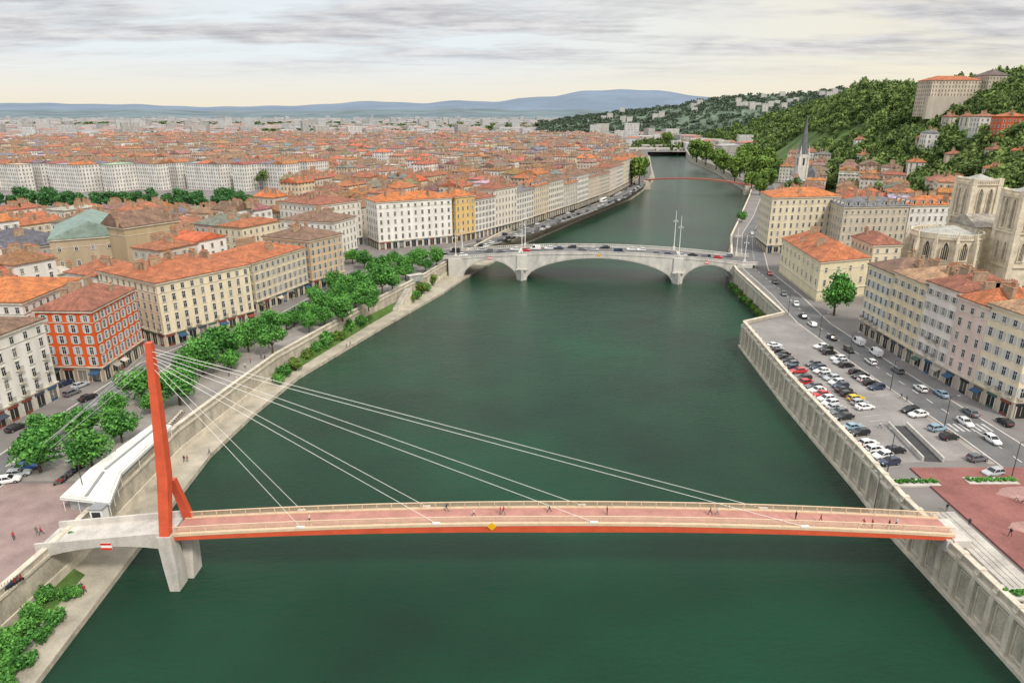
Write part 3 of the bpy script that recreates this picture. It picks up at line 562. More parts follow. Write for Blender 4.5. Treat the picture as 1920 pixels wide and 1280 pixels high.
# palace on the hill
t=thing('hilltop_palace','big stone hilltop palace with orange roofs above the wooded slope','palace',(384,652,86))
def part(nm_,fp,z0,z1,c,mt=PLAS):
    mb=MB();mb.prism(ccw(fp),z0,z1,0,c);return ob(nm_,mb.mesh(nm_,[mt]),t)
part('wall',[(-8,0),(58,4),(56,26),(-10,20)],-14,17,(.5,.43,.34),WINW);part('terrace',[(-14,-8),(34,-6),(34,-.2),(-12,-.5)],-16,3,(.46,.41,.34))
mb=MB();roofgeo(mb,ccw([(-8,0),(38,3),(36,24),(-10,20)]),17,4,1,OR);ob('roof',mb.mesh('roof',[TILE]),t)
mb=MB();mb.prism(ccw([(40,-3),(58,-2),(58,20),(40,20)]),-14,21,0,(.46,.4,.32));ob('tower',mb.mesh('tower',[WINW]),t)
mb=MB();roofgeo(mb,ccw([(40,-3),(58,-2),(58,20),(40,20)]),21,5,1,(.13,.1,.09));ob('tower_roof',mb.mesh('tower_roof',[TILE]),t)
# church with spire
t=thing('spire_church','church with slender grey spire at the foot of the hill','church',(247,600,8))
mb=MB();mb.box(0,0,0,7.5,7.5,34)
for sx in(-1,1):
    for sy in(-1,1):mb.box(sx*3.6,sy*3.6,0,1.4,1.4,32);mb.tube((sx*3.4,sy*3.4,34),(sx*3.4,sy*3.4,42),.9,.05,6)
ob('tower',mb.mesh('tower',[WSTONE]),t)
mb=MB();mb.tube((0,0,34),(0,0,66),3.7,.1,8);ob('spire',mb.mesh('spire',[SLATE]),t)
mb=MB();mb.box(14,12,0,12,34,15,0,-.44);ob('nave',mb.mesh('nave',[WSTONE]),t)
mb=MB();roofgeo(mb,ccw([(3,0),(14,-5),(28,26),(16,31)]),15.1,7,.05,SL);ob('roof',mb.mesh('roof',[TILE]),t)
for a in range(4):
    mb=MB();mb.box(0,0,0,1.6,.3,6);ob('belfry_opening',mb.mesh('belfry_opening',[DARK]),t,(3.7*math.cos(a*PI/2),3.7*math.sin(a*PI/2),25),a*PI/2+PI/2)
# cathedral
CX,CY=171,268
t=thing('cathedral','pale gothic cathedral with arcaded apse and twin towers on the right','cathedral',(CX,CY,8))
def lancet(wd,h):
    mb=MB();pts=[(-wd/2,0),(wd/2,0)]
    for k in range(9):
        a=k/8;s=1-2*a;pts.append((wd/2*s,h+wd*.95*(1-abs(s)**1.6)))
    mb.add([(x,-.06,z) for x,z in pts],[tuple(range(len(pts)))],1)
    P=pts[1:]+[pts[0]]
    for i in range(len(P)-1):
        (x0,z0),(x1,z1)=P[i],P[i+1];mb.tube((x0,-.12,z0),(x1,-.12,z1),.28,.28,5,0)
    for q in(-wd*.25,0,wd*.25):mb.tube((q,-.14,0),(q,-.14,h+wd*.4),.1,.1,5,0)
    mb.box(0,-.15,-.4,wd+.8,.5,.4,0);return mb.mesh('lancet_window',[GOTH,SHADE])
LA=lancet(2.1,5);LB=lancet(2.2,9);LC=lancet(2.9,4.2)
fp=ccw([(12.5*math.cos(a),12.5*math.sin(a)) for a in [math.radians(15+k*30) for k in range(12)]])
mb=MB();mb.prism(fp,0,22);ob('apse',mb.mesh('apse',[GOTH]),t)
mb=MB();mb.prism(off(fp,.5),22.003,22.5,bot=True);mb.prism(off(fp,.3),12.6,13.1,bot=True)
for i in range(len(fp)):
    a,b=fp[i],fp[(i+1)%len(fp)];r=math.atan2(b.y-a.y,b.x-a.x);c=(a+b)/2;mb.box(c.x,c.y,23.75,(b-a).length,.5,.35,0,r)
    for k in range(9):
        q=a+(b-a)*k/9;mb.box(q.x,q.y,22.5,.34,.34,1.25,0,r)
ob('balustrade',mb.mesh('balustrade',[GOTH]),t)
mb=MB();f3=off(fp,-.9);n3=len(f3);mb.add([(p.x,p.y,22.7) for p in f3]+[(2,0,26.)],[(i,(i+1)%n3,n3) for i in range(n3)]);ob('apse_roof',mb.mesh('apse_roof',[ZINC]),t)
for i in range(len(fp)):
    a,b=fp[i],fp[(i+1)%len(fp)];nn,vis=isvis(a+Vector((CX,CY)),b+Vector((CX,CY)));q=(a+b)/2+nn*.02;rz=math.atan2(nn.y,nn.x)+PI/2
    if not vis and q.x>0:continue
    ob('lancet_window',LC,t,(q.x,q.y,14.4),rz);ob('lancet_window',LA,t,(q.x,q.y,3.5),rz)
    mb=MB();mb.box(0,0,0,1.1,2.4,20);mb.box(0,-.2,20,1.2,1.8,1.4);mb.tube((0,-.2,21.4),(0,-.2,26),.7,.05,4);ob('buttress',mb.mesh('buttress',[GOTH]),t,(a.x*1.07,a.y*1.07,0),math.atan2(a.y,a.x)+PI/2)
mb=MB();mb.box(34,8,0,46,17,25);ob('choir',mb.mesh('choir',[GOTH]),t)
mb=MB();roofgeo(mb,ccw([(11,-.5),(57,-.5),(57,16.5),(11,16.5)]),25.3,4,.05,(.3,.27,.23));ob('choir_roof',mb.mesh('choir_roof',[TILE]),t)
for k,(x,y,zt_) in enumerate(((25,25,40.5),(19,-13,39.5))):
    mb=MB();mb.box(x,y,0,11.4,11.4,zt_)
    for sx in(-1,1):
        for sy in(-1,1):mb.box(x+sx*5.3,y+sy*5.3,0,1.9,1.9,zt_+1.6)
    for zz in(13,25.5,zt_-1.2):mb.box(x,y,zz,12.6,12.6,.5)
    for q in range(-7,8):
        for sg in(-1,1):mb.box(x+q*.75,y+sg*5.9,zt_-.6,.28,.3,1.5);mb.box(x+sg*5.9,y+q*.75,zt_-.6,.3,.28,1.5)
    for sg in(-1,1):mb.box(x,y+sg*5.9,zt_+.9,11.2,.45,.3);mb.box(x+sg*5.9,y,zt_+.9,.45,10.6,.3)
    tw=ob('tower',mb.mesh('tower',[GOTH]),t)
    mb=MB();mb.add([(x-5.5,y-5.5,zt_+.1),(x+5.5,y-5.5,zt_+.1),(x+5.5,y+5.5,zt_+.1),(x-5.5,y+5.5,zt_+.1),(x,y,zt_+3)],[(0,1,4),(1,2,4),(2,3,4),(3,0,4)]);ob('roof_cap',mb.mesh('roof_cap',[ZINC]),tw)
    for dx,dy,rz in((0,-5.72,0),(-5.72,0,-PI/2)):
        for s in(-2.,2.):
            for LM,zq_ in((LB,27),(LA,15.5)):ob('lancet_window',LM,tw,(x+dx+(s if dx==0 else 0),y+dy+(s if dy==0 else 0),zq_),rz)
# wood on the hill
tm=[crown(90+i,1,.85,11,15,.17) for i in range(4)];tf=[crown(95+i,1,.9,5,8,.36) for i in range(3)];QL=[]
g=np.random.RandomState(5);cnt=0
for i in range(50000):
    y=330*math.exp(g.rand()*1.9);x=g.uniform(190,.82*y+20);hh=float(hz(x,y))
    if hh<4 or cnt>6400:continue
    if y>1000 and g.rand()<.5:continue
    px,py=proj(x,y,8+hh)
    if px>2000 or px<1250:continue
    if 790<y<980 and 25<x-np.interp(y,YT,XF)<75:continue
    if math.sin(x*.045+1)*math.sin(y*.031)>.8:continue
    if y<800 and any((q.x-x)**2+(q.y-y)**2<8**2 or (-12<x-q.x<17 and -9<y-q.y<3) for q in hillh):continue
    if 370<x<450 and 640<y<682:continue
    r=g.choice((2.6,3.6,4.5,5.5,6.6))*g.uniform(.85,1.15)*(1+y/2500);cnt+=1;T=tm[g.randint(4)] if y<1000 else tf[g.randint(3)];a=g.rand()*6.3;ca,sa=math.cos(a),math.sin(a)
    Rm=np.array([[ca,-sa,0],[sa,ca,0],[0,0,1]]);QL.append((T@Rm.T)*r*np.array([1,1,g.uniform(.8,1.3)])+np.array([x,y,8+hh+r*.6]))
ob('hill_wood',qmesh('hill_wood',np.concatenate(QL),[FOR]),kind='stuff',label='dense green wood covering the hill on the right',category='wood')
QL=[]
for i in range(3200):
    j=g.randint(0,len(RA)-1);u=g.rand();v=g.rand();L0=Vector(RB_[j]).lerp(Vector(RC[j]),u*2) if u<.5 else Vector(RC[j]).lerp(RA[j],u*2-1);L1=Vector(RB_[j+1]).lerp(Vector(RC[j+1]),u*2) if u<.5 else Vector(RC[j+1]).lerp(RA[j+1],u*2-1)
    p=L0.lerp(L1,v);r=g.uniform(6,13);QL.append(tf[g.randint(3)]*r*np.array([1,1,.7])+np.array([p.x,p.y,p.z+r*.3]))
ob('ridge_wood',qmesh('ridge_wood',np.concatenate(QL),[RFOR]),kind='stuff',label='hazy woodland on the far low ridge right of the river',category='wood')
QL=[]
for cx,cy,wx,wy,nn in((-420,1750,300,60,220),(-900,1500,250,50,110),(420,2050,300,140,260),(-100,2900,700,80,260),(300,1500,60,90,60),(-560,1050,70,25,50),(-60,1250,60,25,25),(620,2150,300,160,260),(-760,2300,500,50,180),(-250,820,40,14,14),(0,1700,200,40,70),(-1500,3600,900,90,260),(300,3300,600,90,200),(-650,1250,60,20,40),(-120,1000,30,16,14)):
    for i in range(nn):
        r=g.uniform(6,10)*(1+max(0,cy-1500)/3500);QL.append(tf[g.randint(3)]*r+np.array([cx+g.normal()*wx*.6,cy+g.normal()*wy,9+r*.7]))
for c in court:
    if c.y>330 and g.rand()<.5:
        for q in range(3):
            r=g.uniform(4.5,6.5);QL.append(tm[g.randint(4)]*r+np.array([c.x+g.normal()*3,c.y+g.normal()*3,10+r*1.7]))
ob('far_trees',qmesh('far_trees',np.concatenate(QL),[FOR]),kind='stuff',label='distant belts of green trees between the city roofs',category='trees')
# ---------------------------------------------------------------- red footbridge
t=thing('footbridge','red cable-stayed footbridge with leaning mast crossing the river in front','footbridge',(0,0,0))
zd=lambda x:9.9+2.2*(1-((x-8)/65.)**2)
xs=[-56+i*(129/64) for i in range(65)]
def run(nm_,mt,y0,y1,f0,f1,par=t):
    mb=MB();mb.loft([[(x,y0,f0(x)),(x,y1,f0(x)),(x,y1,f1(x)),(x,y0,f1(x))] for x in xs]);return ob(nm_,mb.mesh(nm_,[mt]),par)
run('deck',DECKR,96.9,101.1,lambda x:zd(x)-.25,zd)
run('girder',REDP,96.35,98.4,lambda x:zd(x)-.3-1.25*(1-.45*abs((x-8)/65)),lambda x:zd(x)-.26);run('girder',REDP,99.6,101.65,lambda x:zd(x)-.3-1.2,lambda x:zd(x)-.26)
run('edge_beam',CREAMP,96.3,96.88,lambda x:zd(x)-.25,lambda x:zd(x)+.22);run('edge_beam',CREAMP,101.12,101.7,lambda x:zd(x)-.25,lambda x:zd(x)+.22)
pm=MB();pm.box(0,0,0,.12,.12,1.15);pm=pm.mesh('post',[CREAMP])
for y in(96.75,101.25):
    R_=run('railing',CREAMP,y-.09,y+.09,lambda x:zd(x)+1.2,lambda x:zd(x)+1.33)
    for q in(.45,.62,.8,.98):run('rail_wire',CREAMP,y-.02,y+.02,lambda x:zd(x)+q,lambda x:zd(x)+q+.045,R_)
    for i in range(52):
        x=-55.5+i*2.5;ob('post',pm,R_,(x,y,zd(x)+.1))
def sec(c,a,b):return [(c[0]-a,c[1]-b,c[2]),(c[0]+a,c[1]-b,c[2]),(c[0]+a,c[1]+b,c[2]),(c[0]-a,c[1]+b,c[2])]
mb=MB();mb.loft([sec((-56.8,96.1,10.3),.8,.6),sec((-56.1,97.6,20.5),.85,.85),sec((-55.65,98,30),.7,.75),sec((-55.2,98.4,42.8),.48,.5)]);ob('mast',mb.mesh('mast',[REDP]),t)
mb=MB();mb.loft([sec((-55.6,101.9,9.6),.75,.5),sec((-55.8,99.,19),.55,.5)]);ob('mast_leg',mb.mesh('mast_leg',[REDP]),t)
mb=MB();mb.loft([sec((-56.3,96.4,-2),.7,1.5),sec((-56.6,96.6,4),1.1,1.4),sec((-56.9,96.3,10.3),1.15,1.1)]);mb.loft([sec((-55.5,99.8,-2),.75,1.8),sec((-55.6,101.3,9.5),.95,1.)]);ob('pier',mb.mesh('pier',[CONC]),t)
an=MB();an.box(0,0,0,1.3,.35,.3);an=an.mesh('cable_anchor',[WHITE])
for y,X in((96.45,(-34.7,-12.4,13.4,48)),(101.55,(-36,-14.6,11.9,43))):
    for i,x in enumerate(X):
        mb=MB();mb.tube((-55.1,98.4+(y-99)*.2,41.6-.9*(3-i)),(x,y,zd(x)+.35),.035,n=5);ob('stay_cable',mb.mesh('stay_cable',[WHITE]),t);ob('cable_anchor',an,t,(x,y,zd(x)+.22))
for i,(x,y) in enumerate(((-100.5,127.5),(-101.5,126),(-102,129),(-99,125.5))):
    mb=MB();mb.tube((-55.4,98.4,41.8-.8*i),(x,y,7.3),.035,n=5);ob('back_stay',mb.mesh('back_stay',[WHITE]),t)
mb=MB();mb.box(-100.7,127,7,4.5,5,1.);ob('stay_anchor_block',mb.mesh('stay_anchor_block',[CONC]),t)
za=zd(-56)
mb=MB();xa=[-56.5-i*2.2 for i in range(11)]
mb.loft([[(x,95.6,za-.9-1.5*((x+67)/11)**2-(-56-x)*.07),(x,102.4,za-.9-1.5*((x+67)/11)**2-(-56-x)*.07),(x,102.4,za-(-56-x)*.1),(x,95.6,za-(-56-x)*.1)] for x in xa])
for y in(95.8,102.2):mb.loft([[(x,y-.2,za-(-56-x)*.1),(x,y+.2,za-(-56-x)*.1),(x,y+.2,za-(-56-x)*.1+1.05),(x,y-.2,za-(-56-x)*.1+1.05)] for x in xa])
ob('approach_span',mb.mesh('approach_span',[CONC]),t)
mb=MB();mb.box(73.5,99,7.2,4,6.5,2.1);mb.box(73.2,96.2,3,1.4,1.4,6.5);ob('abutment',mb.mesh('abutment',[CONC]),t)
def sign_rw(p,rz,label,s=1.):
    t=thing('river_sign',label,'sign',p,rz,None,(s,s,s));mb=MB();mb.box(0,0,0,1.8,.08,1.3);ob('board',mb.mesh('board',[WHITE]),t)
    for z in(.0,.9):
        mb=MB();mb.box(0,-.05,z,1.8,.03,.4);ob('stripe',mb.mesh('stripe',[REDS]),t)
def sign_y(p,label,s=1.):
    t=thing('diamond_sign',label,'sign',p,0,None,(s,s,s));mb=MB();mb.add([(0,-.05,0),(.75,-.05,.75),(0,-.05,1.5),(-.75,-.05,.75),(0,.05,0),(.75,.05,.75),(0,.05,1.5),(-.75,.05,.75)],[(0,1,2,3),(7,6,5,4),(0,4,5,1),(1,5,6,2),(2,6,7,3),(3,7,4,0)]);ob('board',mb.mesh('board',[YEL]),t);mb=MB();mb.box(0,.12,.6,.1,.2,.3);ob('bracket',mb.mesh('bracket',[GREY]),t)
sign_rw((-66.5,95.4,7.9),0,'red and white striped river sign on the concrete footbridge approach')
sign_y((-3.3,96.2,zd(-3)-1.),'yellow diamond river sign hanging from the red footbridge')
# ---------------------------------------------------------------- stone arch bridge
A=Vector((-25,322));B=Vector((105,309));LL=(B-A).length;ang=math.atan2(B.y-A.y,B.x-A.x)
t=thing('arch_bridge','white stone road bridge with three shallow arches across the river','bridge',(A.x,A.y,0),ang)
zt=lambda s:9.6+3.4*(1-((s-LL/2)/(LL/2))**2)
SP=[(1.5,27.5),(32,100.5),(105,LL-1.5)];WB=20
for s0,s1 in SP:
    mb=MB();ss=[s0+(s1-s0)*i/28 for i in range(29)];c=(s0+s1)/2;hw=(s1-s0)/2;cz=zt(c)-1.9
    zb=[1.+(cz-1.)*max(0,1-((s-c)/hw)**2)**.62 for s in ss]
    for y in(0,WB):
        mb.strip([(s,y,z_) for s,z_ in zip(ss,zb)],[(s,y,zt(s)) for s in ss]);yy=y-.18 if y==0 else y+.18
        mb.strip([(s,yy,z_) for s,z_ in zip(ss,zb)],[(s,yy,z_+.9) for s,z_ in zip(ss,zb)],1);mb.strip([(s,yy,z_) for s,z_ in zip(ss,zb)],[(s,y,z_) for s,z_ in zip(ss,zb)],1);mb.strip([(s,yy,z_+.9) for s,z_ in zip(ss,zb)],[(s,y,z_+.9) for s,z_ in zip(ss,zb)],1)
    mb.strip([(s,0,z_) for s,z_ in zip(ss,zb)],[(s,WB,z_) for s,z_ in zip(ss,zb)]);ob('arch',mb.mesh('arch',[WSTONE,CONC]),t)
for s in(29.75,102.75):
    mb=MB();mb.prism(ccw([(s-2.4,0),(s,-3),(s+2.4,0),(s+2.4,WB),(s,WB+3),(s-2.4,WB)]),-2,5.5);mb.box(s,WB/2,5.5,4.5,WB+1.6,zt(s)-5.5);mb.box(s,WB/2,4.9,5.4,WB+4,.5);ob('pier',mb.mesh('pier',[WSTONE]),t)
for s in(-2,LL+2):
    mb=MB();mb.box(s,WB/2,-2,7,WB+1,zt(0)+1.8);ob('abutment',mb.mesh('abutment',[WSTONE]),t)
ss=[-8+i*(LL+16)/40 for i in range(41)];zq=lambda s:zt(min(max(s,0),LL))
mb=MB();mb.strip([(s,.3,zq(s)+.05) for s in ss],[(s,WB-.3,zq(s)+.05) for s in ss]);ob('deck',mb.mesh('deck',[ASPH]),t)
for y in(1.9,WB-1.9):
    mb=MB();mb.loft([[(s,y-1.5,zq(s)+.06),(s,y+1.5,zq(s)+.06),(s,y+1.5,zq(s)+.2),(s,y-1.5,zq(s)+.2)] for s in ss]);ob('footway',mb.mesh('footway',[PAVE]),t)
for y in(0.1,WB-.1):
    mb=MB();mb.loft([[(s,y-.3,zq(s)-.25),(s,y+.3,zq(s)-.25),(s,y+.3,zq(s)+.25),(s,y-.3,zq(s)+.25)] for s in ss]);mb.loft([[(s,y-.22,zq(s)+1.),(s,y+.22,zq(s)+1.),(s,y+.22,zq(s)+1.25),(s,y-.22,zq(s)+1.25)] for s in ss])
    for i in range(150):
        s=-8+i*(LL+16)/150;mb.box(s,y,zq(s)+.25,.42,.3,.76)
    ob('parapet',mb.mesh('parapet',[WSTONE]),t)
def br(s,y,z=0):
    return (A.x+math.cos(ang)*s-math.sin(ang)*y,A.y+math.sin(ang)*s+math.cos(ang)*y,z)
for i,(s,y) in enumerate(((29.75,0.8),(102.75,.8),(29.75,WB-.8),(102.75,WB-.8),(-2,.8),(LL+2,.8),(-2,WB-.8),(LL+2,WB-.8))):
    hM=19 if i<4 else 13;t2=thing('flag_mast',f'tall white mast on the arch bridge, over the {("left pier near side","right pier near side","left pier far side","right pier far side","left bank near side","right bank near side","left bank far side","right bank far side")[i]}','mast',br(s,y,zq(s)+.2),ang)
    mb=MB();mb.box(0,0,0,1.2,1.2,1.6);ob('base',mb.mesh('base',[WSTONE]),t2);mb=MB();mb.tube((0,0,1.6),(0,0,hM),.2,.09,8);ob('pole',mb.mesh('pole',[WHITE]),t2);mb=MB();mb.box(0,0,hM*.75,1.8,.1,.1);mb.box(.9,0,hM*.72,.35,.35,.35);mb.box(-.9,0,hM*.72,.35,.35,.35);ob('lamp_arm',mb.mesh('lamp_arm',[WHITE]),t2)
for s,lb in((14.5,'left'),(115.5,'right')):sign_rw(br(s,-.15,zt(s)-1.5),ang,f'red and white river sign over the {lb} side arch of the stone bridge',1.1)
sign_y(br(66,-.15,zt(66)-1.4),'yellow diamond sign over the middle arch of the stone bridge',1.2)
t=thing('far_footbridge','thin red footbridge far down the river','footbridge',(138,726,0));mb=MB()
zz=lambda u:9+4*(1-(2*u-1)**2);mb.loft([[(94*u-.9,-56*u-1.6,zz(u)-1.),(94*u+.9,-56*u+1.6,zz(u)-1.),(94*u+.9,-56*u+1.6,zz(u)+.3),(94*u-.9,-56*u-1.6,zz(u)+.3)] for u in [i/20 for i in range(21)]]);ob('deck',mb.mesh('deck',[mat('dull_red',(.36,.12,.09),.7,.1)]),t)
mb=MB()
for s in(-1,1):
    for i in range(20):
        u=i/20;w2=(i+1)/20;mb.tube((94*u+s*.8,-56*u+s*1.5,zz(u)+1.3),(94*w2+s*.8,-56*w2+s*1.5,zz(w2)+1.3),.08,n=4);mb.tube((94*u+s*.8,-56*u+s*1.5,zz(u)),(94*u+s*.8,-56*u+s*1.5,zz(u)+1.3),.05,n=4)
ob('railing',mb.mesh('railing',[mat('dull_red_rail',(.36,.15,.12),.7,.1)]),t)
for k,q in enumerate(((2,-1),(90,-54))):
    mb=MB();mb.box(q[0],q[1],-1,7,6,9.6);ob('pier',mb.mesh('pier',[STONE]),t)
for k,(Yb,x0,x1) in enumerate(((1335,215,370),(1420,215,380))):
    t=thing('far_bridge',('flat grey road bridge at the far bend of the river','railway bridge just behind the flat grey road bridge')[k],'bridge',(x0,Yb,0));mb=MB();mb.box((x1-x0)/2,0,10+k*2,x1-x0+40,14,1.8);ob('deck',mb.mesh('deck',[CONC]),t)
    for i in range(4):
        mb=MB();mb.box((i+.5)*(x1-x0)/4,0,-1,5,14,11);ob('pier',mb.mesh('pier',[STONE]),t)
# ---------------------------------------------------------------- vehicles
def carmeshes(L,hood,zr,van):
    st=[(-L/2,.66,.42,.78),(-L/2+.15,.8,.3,.95),(-L*.3,.87,.26,.98),(L*.12,.88,.26,.96),(L*.3,.86,.26,.90),(L/2-.2,.78,.3,.76),(L/2,.62,.38,.62)]
    b=MB();b.loft([[(x,-w_*.92,z0),(x,-w_,(z0+z1)*.5),(x,-w_*.9,z1),(x,w_*.9,z1),(x,w_,(z0+z1)*.5),(x,w_*.92,z0)] for x,w_,z0,z1 in st])
    xa,xb=-L/2+(.12 if hood!='sedan' else .75),(L*.20 if not van else L*.33);ta,tb=xa+(.35 if not van else .1),xb-(.75 if not van else .6)
    g_=MB();g_.loft([[(xa,-.8,.93),(xb,-.8,.93),(xb,.8,.93),(xa,.8,.93)],[(ta,-.63 if not van else -.74,zr-.06),(tb,-.63 if not van else -.74,zr-.06),(tb,.63 if not van else .74,zr-.06),(ta,.63 if not van else .74,zr-.06)]])
    r=MB();w_=.65 if not van else .78;r.loft([[(ta-.06,-w_,zr-.075),(tb+.08,-w_,zr-.075),(tb+.08,w_,zr-.075),(ta-.06,w_,zr-.075)],[(ta+.05,-w_+.08,zr),(tb-.05,-w_+.08,zr),(tb-.05,w_-.08,zr),(ta+.05,w_-.08,zr)]])
    for xq,xt in((xa+.0,ta),((xa+xb)/2-.1,(ta+tb)/2),(xb,tb)):
        for s in(-1,1):r.tube((xq,s*.81,.93),(xt,s*(w_+.005),zr-.06),.05,.05,4)
    if van:r.loft([[(xa-.02,-.83,.9),(xa+L*.5,-.83,.9),(xa+L*.5,.83,.9),(xa-.02,.83,.9)],[(ta-.05,-.78,zr-.08),(ta+L*.48,-.78,zr-.08),(ta+L*.48,.78,zr-.08),(ta-.05,.78,zr-.08)]])
    return b.mesh('body',[PAINT],False),g_.mesh('window',[CGL]),r.mesh('roof',[PAINT])
CM={'hatchback':carmeshes(4.1,'h',1.48,False)+(4.1,),'saloon':carmeshes(4.5,'sedan',1.44,False)+(4.5,),'van':carmeshes(5.,'v',2.05,True)+(5.,)}
mb=MB();mb.tube((0,-.1,0),(0,.1,0),.32,n=12,m=0);mb.tube((0,-.11,0),(0,.11,0),.2,n=10,m=1);WHL=mb.mesh('wheel',[TYRE,RIM])
mb=MB();mb.box(0,0,0,.12,.34,.14);HLM=mb.mesh('headlight',[HL]);mb=MB();mb.box(0,0,0,.1,.26,.22);TLM=mb.mesh('tail_light',[TL])
CC={'white':(.75,.75,.74),'silver':(.42,.44,.46),'grey':(.13,.14,.15),'black':(.015,.015,.017),'dark blue':(.02,.035,.08),'red':(.5,.02,.02),'yellow':(.75,.5,.02),'pale blue':(.25,.38,.47),'bright blue':(.03,.15,.5)}
CW=['white','silver','grey','black','white','black','grey','dark blue','silver','grey']
def car(p,rz,kind,colr,label,group,full=True):
    b,g_,r,L=CM[kind];t=thing('car' if kind!='van' else 'van',label,'car' if kind!='van' else 'van',p,rz,group,(1.06,1.06,1.06));ob('body',b,t,col=CC[colr]);ob('window',g_,t);ob('roof',r,t,col=CC[colr])
    if full:
        for x in(-L*.31,L*.31):
            for y in(-.78,.78):ob('wheel',WHL,t,(x,y,.32))
        for y in(-.55,.55):ob('headlight',HLM,t,(L/2-.12,y,.62));ob('tail_light',TLM,t,(-L/2+.05,y*1.15,.72))
def kc():return 'saloon' if rnd.random()<.3 else 'hatchback'
def slots(key,y0,n_,xf,cols,skip,nmr):
    k=0
    for i in range(n_):
        if i in skip:continue
        y=y0-i*2.7;k+=1;cn=cols.get(i) or rnd.choice(CW);kd=kc();car((xf(y)+rnd.uniform(-.3,.3),y+rnd.uniform(-.15,.15),8.016),rnd.choice((0,PI))+.22+rnd.uniform(-.05,.05),kd,cn,f'{cn} {kd} in the {nmr} of the car park, {ow(k)} from far end','cars in the riverside car park')
slots('A',196.85,28,lambda y:xw(y)+3.3,{8:'red',11:'red',13:'white',14:'red',15:'white',16:'white',18:'grey',21:'pale blue',25:'white',26:'white',0:'white',1:'silver'},(23,20,9),'river-side row')
slots('B',180.75,14,lambda y:85.2,{0:'grey',2:'white',3:'silver',4:'silver',5:'white',7:'black',9:'yellow',11:'white'},(12,13),'middle row')
slots('C',196.,14,lambda y:94.,{0:'white',1:'black',2:'black',4:'white',6:'black',9:'black',11:'black',12:'dark blue'},(3,7,13),'road-side row')
for i,q in enumerate([(1706,768,'black'),(1722,776,'white'),(1758,802,'pale blue'),(1780,818,'black'),(1680,843,'black'),(1833,858,'grey'),(1862,885,'silver')]):
    p=at(q[0],q[1],8.6);kd=kc();car((p.x,p.y,8.016),rnd.choice((0,PI))+.22,kd,q[2],f'{q[2]} {kd} in the loose end bays of the car park, {ow(i+1)} from far end','cars in the riverside car park')
for i,q in enumerate([(1410,437,'white',1),(1443,512,'red',1),(1453,528,'black',1),(1470,550,'grey',1),(1493,569,'white',1),(1505,592,'black',0),(1523,607,'white',0),(1560,632,'black',0),(1592,655,'black',1),(1633,677,'white',0),(1683,693,'grey',0),(1610,641,'white',2),(1642,661,'white',2),(1726,727,'white',0),(1765,737,'pale blue',0),(1810,790,'white',1),(1820,772,'grey',0),(1861,823,'white',1),(1884,790,'black',0)]):
    p=at(q[0],q[1],8.7);a=PI/2+(0 if q[3]!=1 else PI);kd='van' if q[3]==2 else kc()
    if p.y>230:a-=.25
    car((p.x,p.y,8.03),a,kd,q[2],f'{q[2]} {kd} on the right quay road, {ow(i+1)} from the arch bridge','traffic on the right quay road')
for i,q in enumerate([(15,898,'white'),(34,886,'silver'),(50,873,'bright blue'),(62,862,'dark blue'),(98,851,'white'),(165,744,'black'),(150,721,'silver'),(122,717,'dark blue'),(135,735,'grey'),(537,612,'white'),(550,603,'silver'),(630,560,'black'),(470,640,'silver'),(30,800,'black')]):
    p=at(q[0],q[1],7.7);kd='van' if i==9 else kc();car((p.x,p.y,7.03),(.35 if i<5 else PI/2-.35),kd,q[2],f'{q[2]} {kd} parked by the left quay street, {ow(i+1)} from the near end','cars on the left quay')
for i in range(24):
    s=-4+i*5.7+rnd.uniform(-1,1);ln=rnd.choice((5.,8.2,11.8,15.));cn=rnd.choice(CW+['red']);car(br(s,ln,zq(s)+.06),ang+(0 if ln<10 else PI),kc() if i%7 else 'van',cn,f'{cn} vehicle crossing the arch bridge, {ow(i+1)} from the left bank','traffic on the arch bridge',False)
i=0
for p,a in along(RL2[1:8],9.):
    for sd_ in(-6.3,-3.2,4.8):
        if rnd.random()<.62:
            i+=1;cn=rnd.choice(CW);car((p.x-math.sin(a)*sd_,p.y+math.cos(a)*sd_,7.03),a,kc(),cn,f'{cn} car on the left quay beyond the arch bridge, {ow(i)} going away','cars on the far left quay',False)
t=thing('bus','long white bus on the far left quay','bus',(74,560,7.03),1.13);mb=MB();mb.loft([[(-6,-1.2,.35),(6,-1.2,.35),(6,1.2,.35),(-6,1.2,.35)],[(-6,-1.25,1.4),(6,-1.25,1.4),(6,1.25,1.4),(-6,1.25,1.4)],[(-5.9,-1.15,3.1),(5.8,-1.15,3.1),(5.8,1.15,3.1),(-5.9,1.15,3.1)]]);ob('body',mb.mesh('body',[WHITE]),t);mb=MB();mb.box(0,0,1.55,11.3,2.56,1.);ob('window',mb.mesh('window',[CGL]),t)
for x in(-3.8,3.8):
    for y in(-1.1,1.1):ob('wheel',WHL,t,(x,y,.4),sc=1.3)
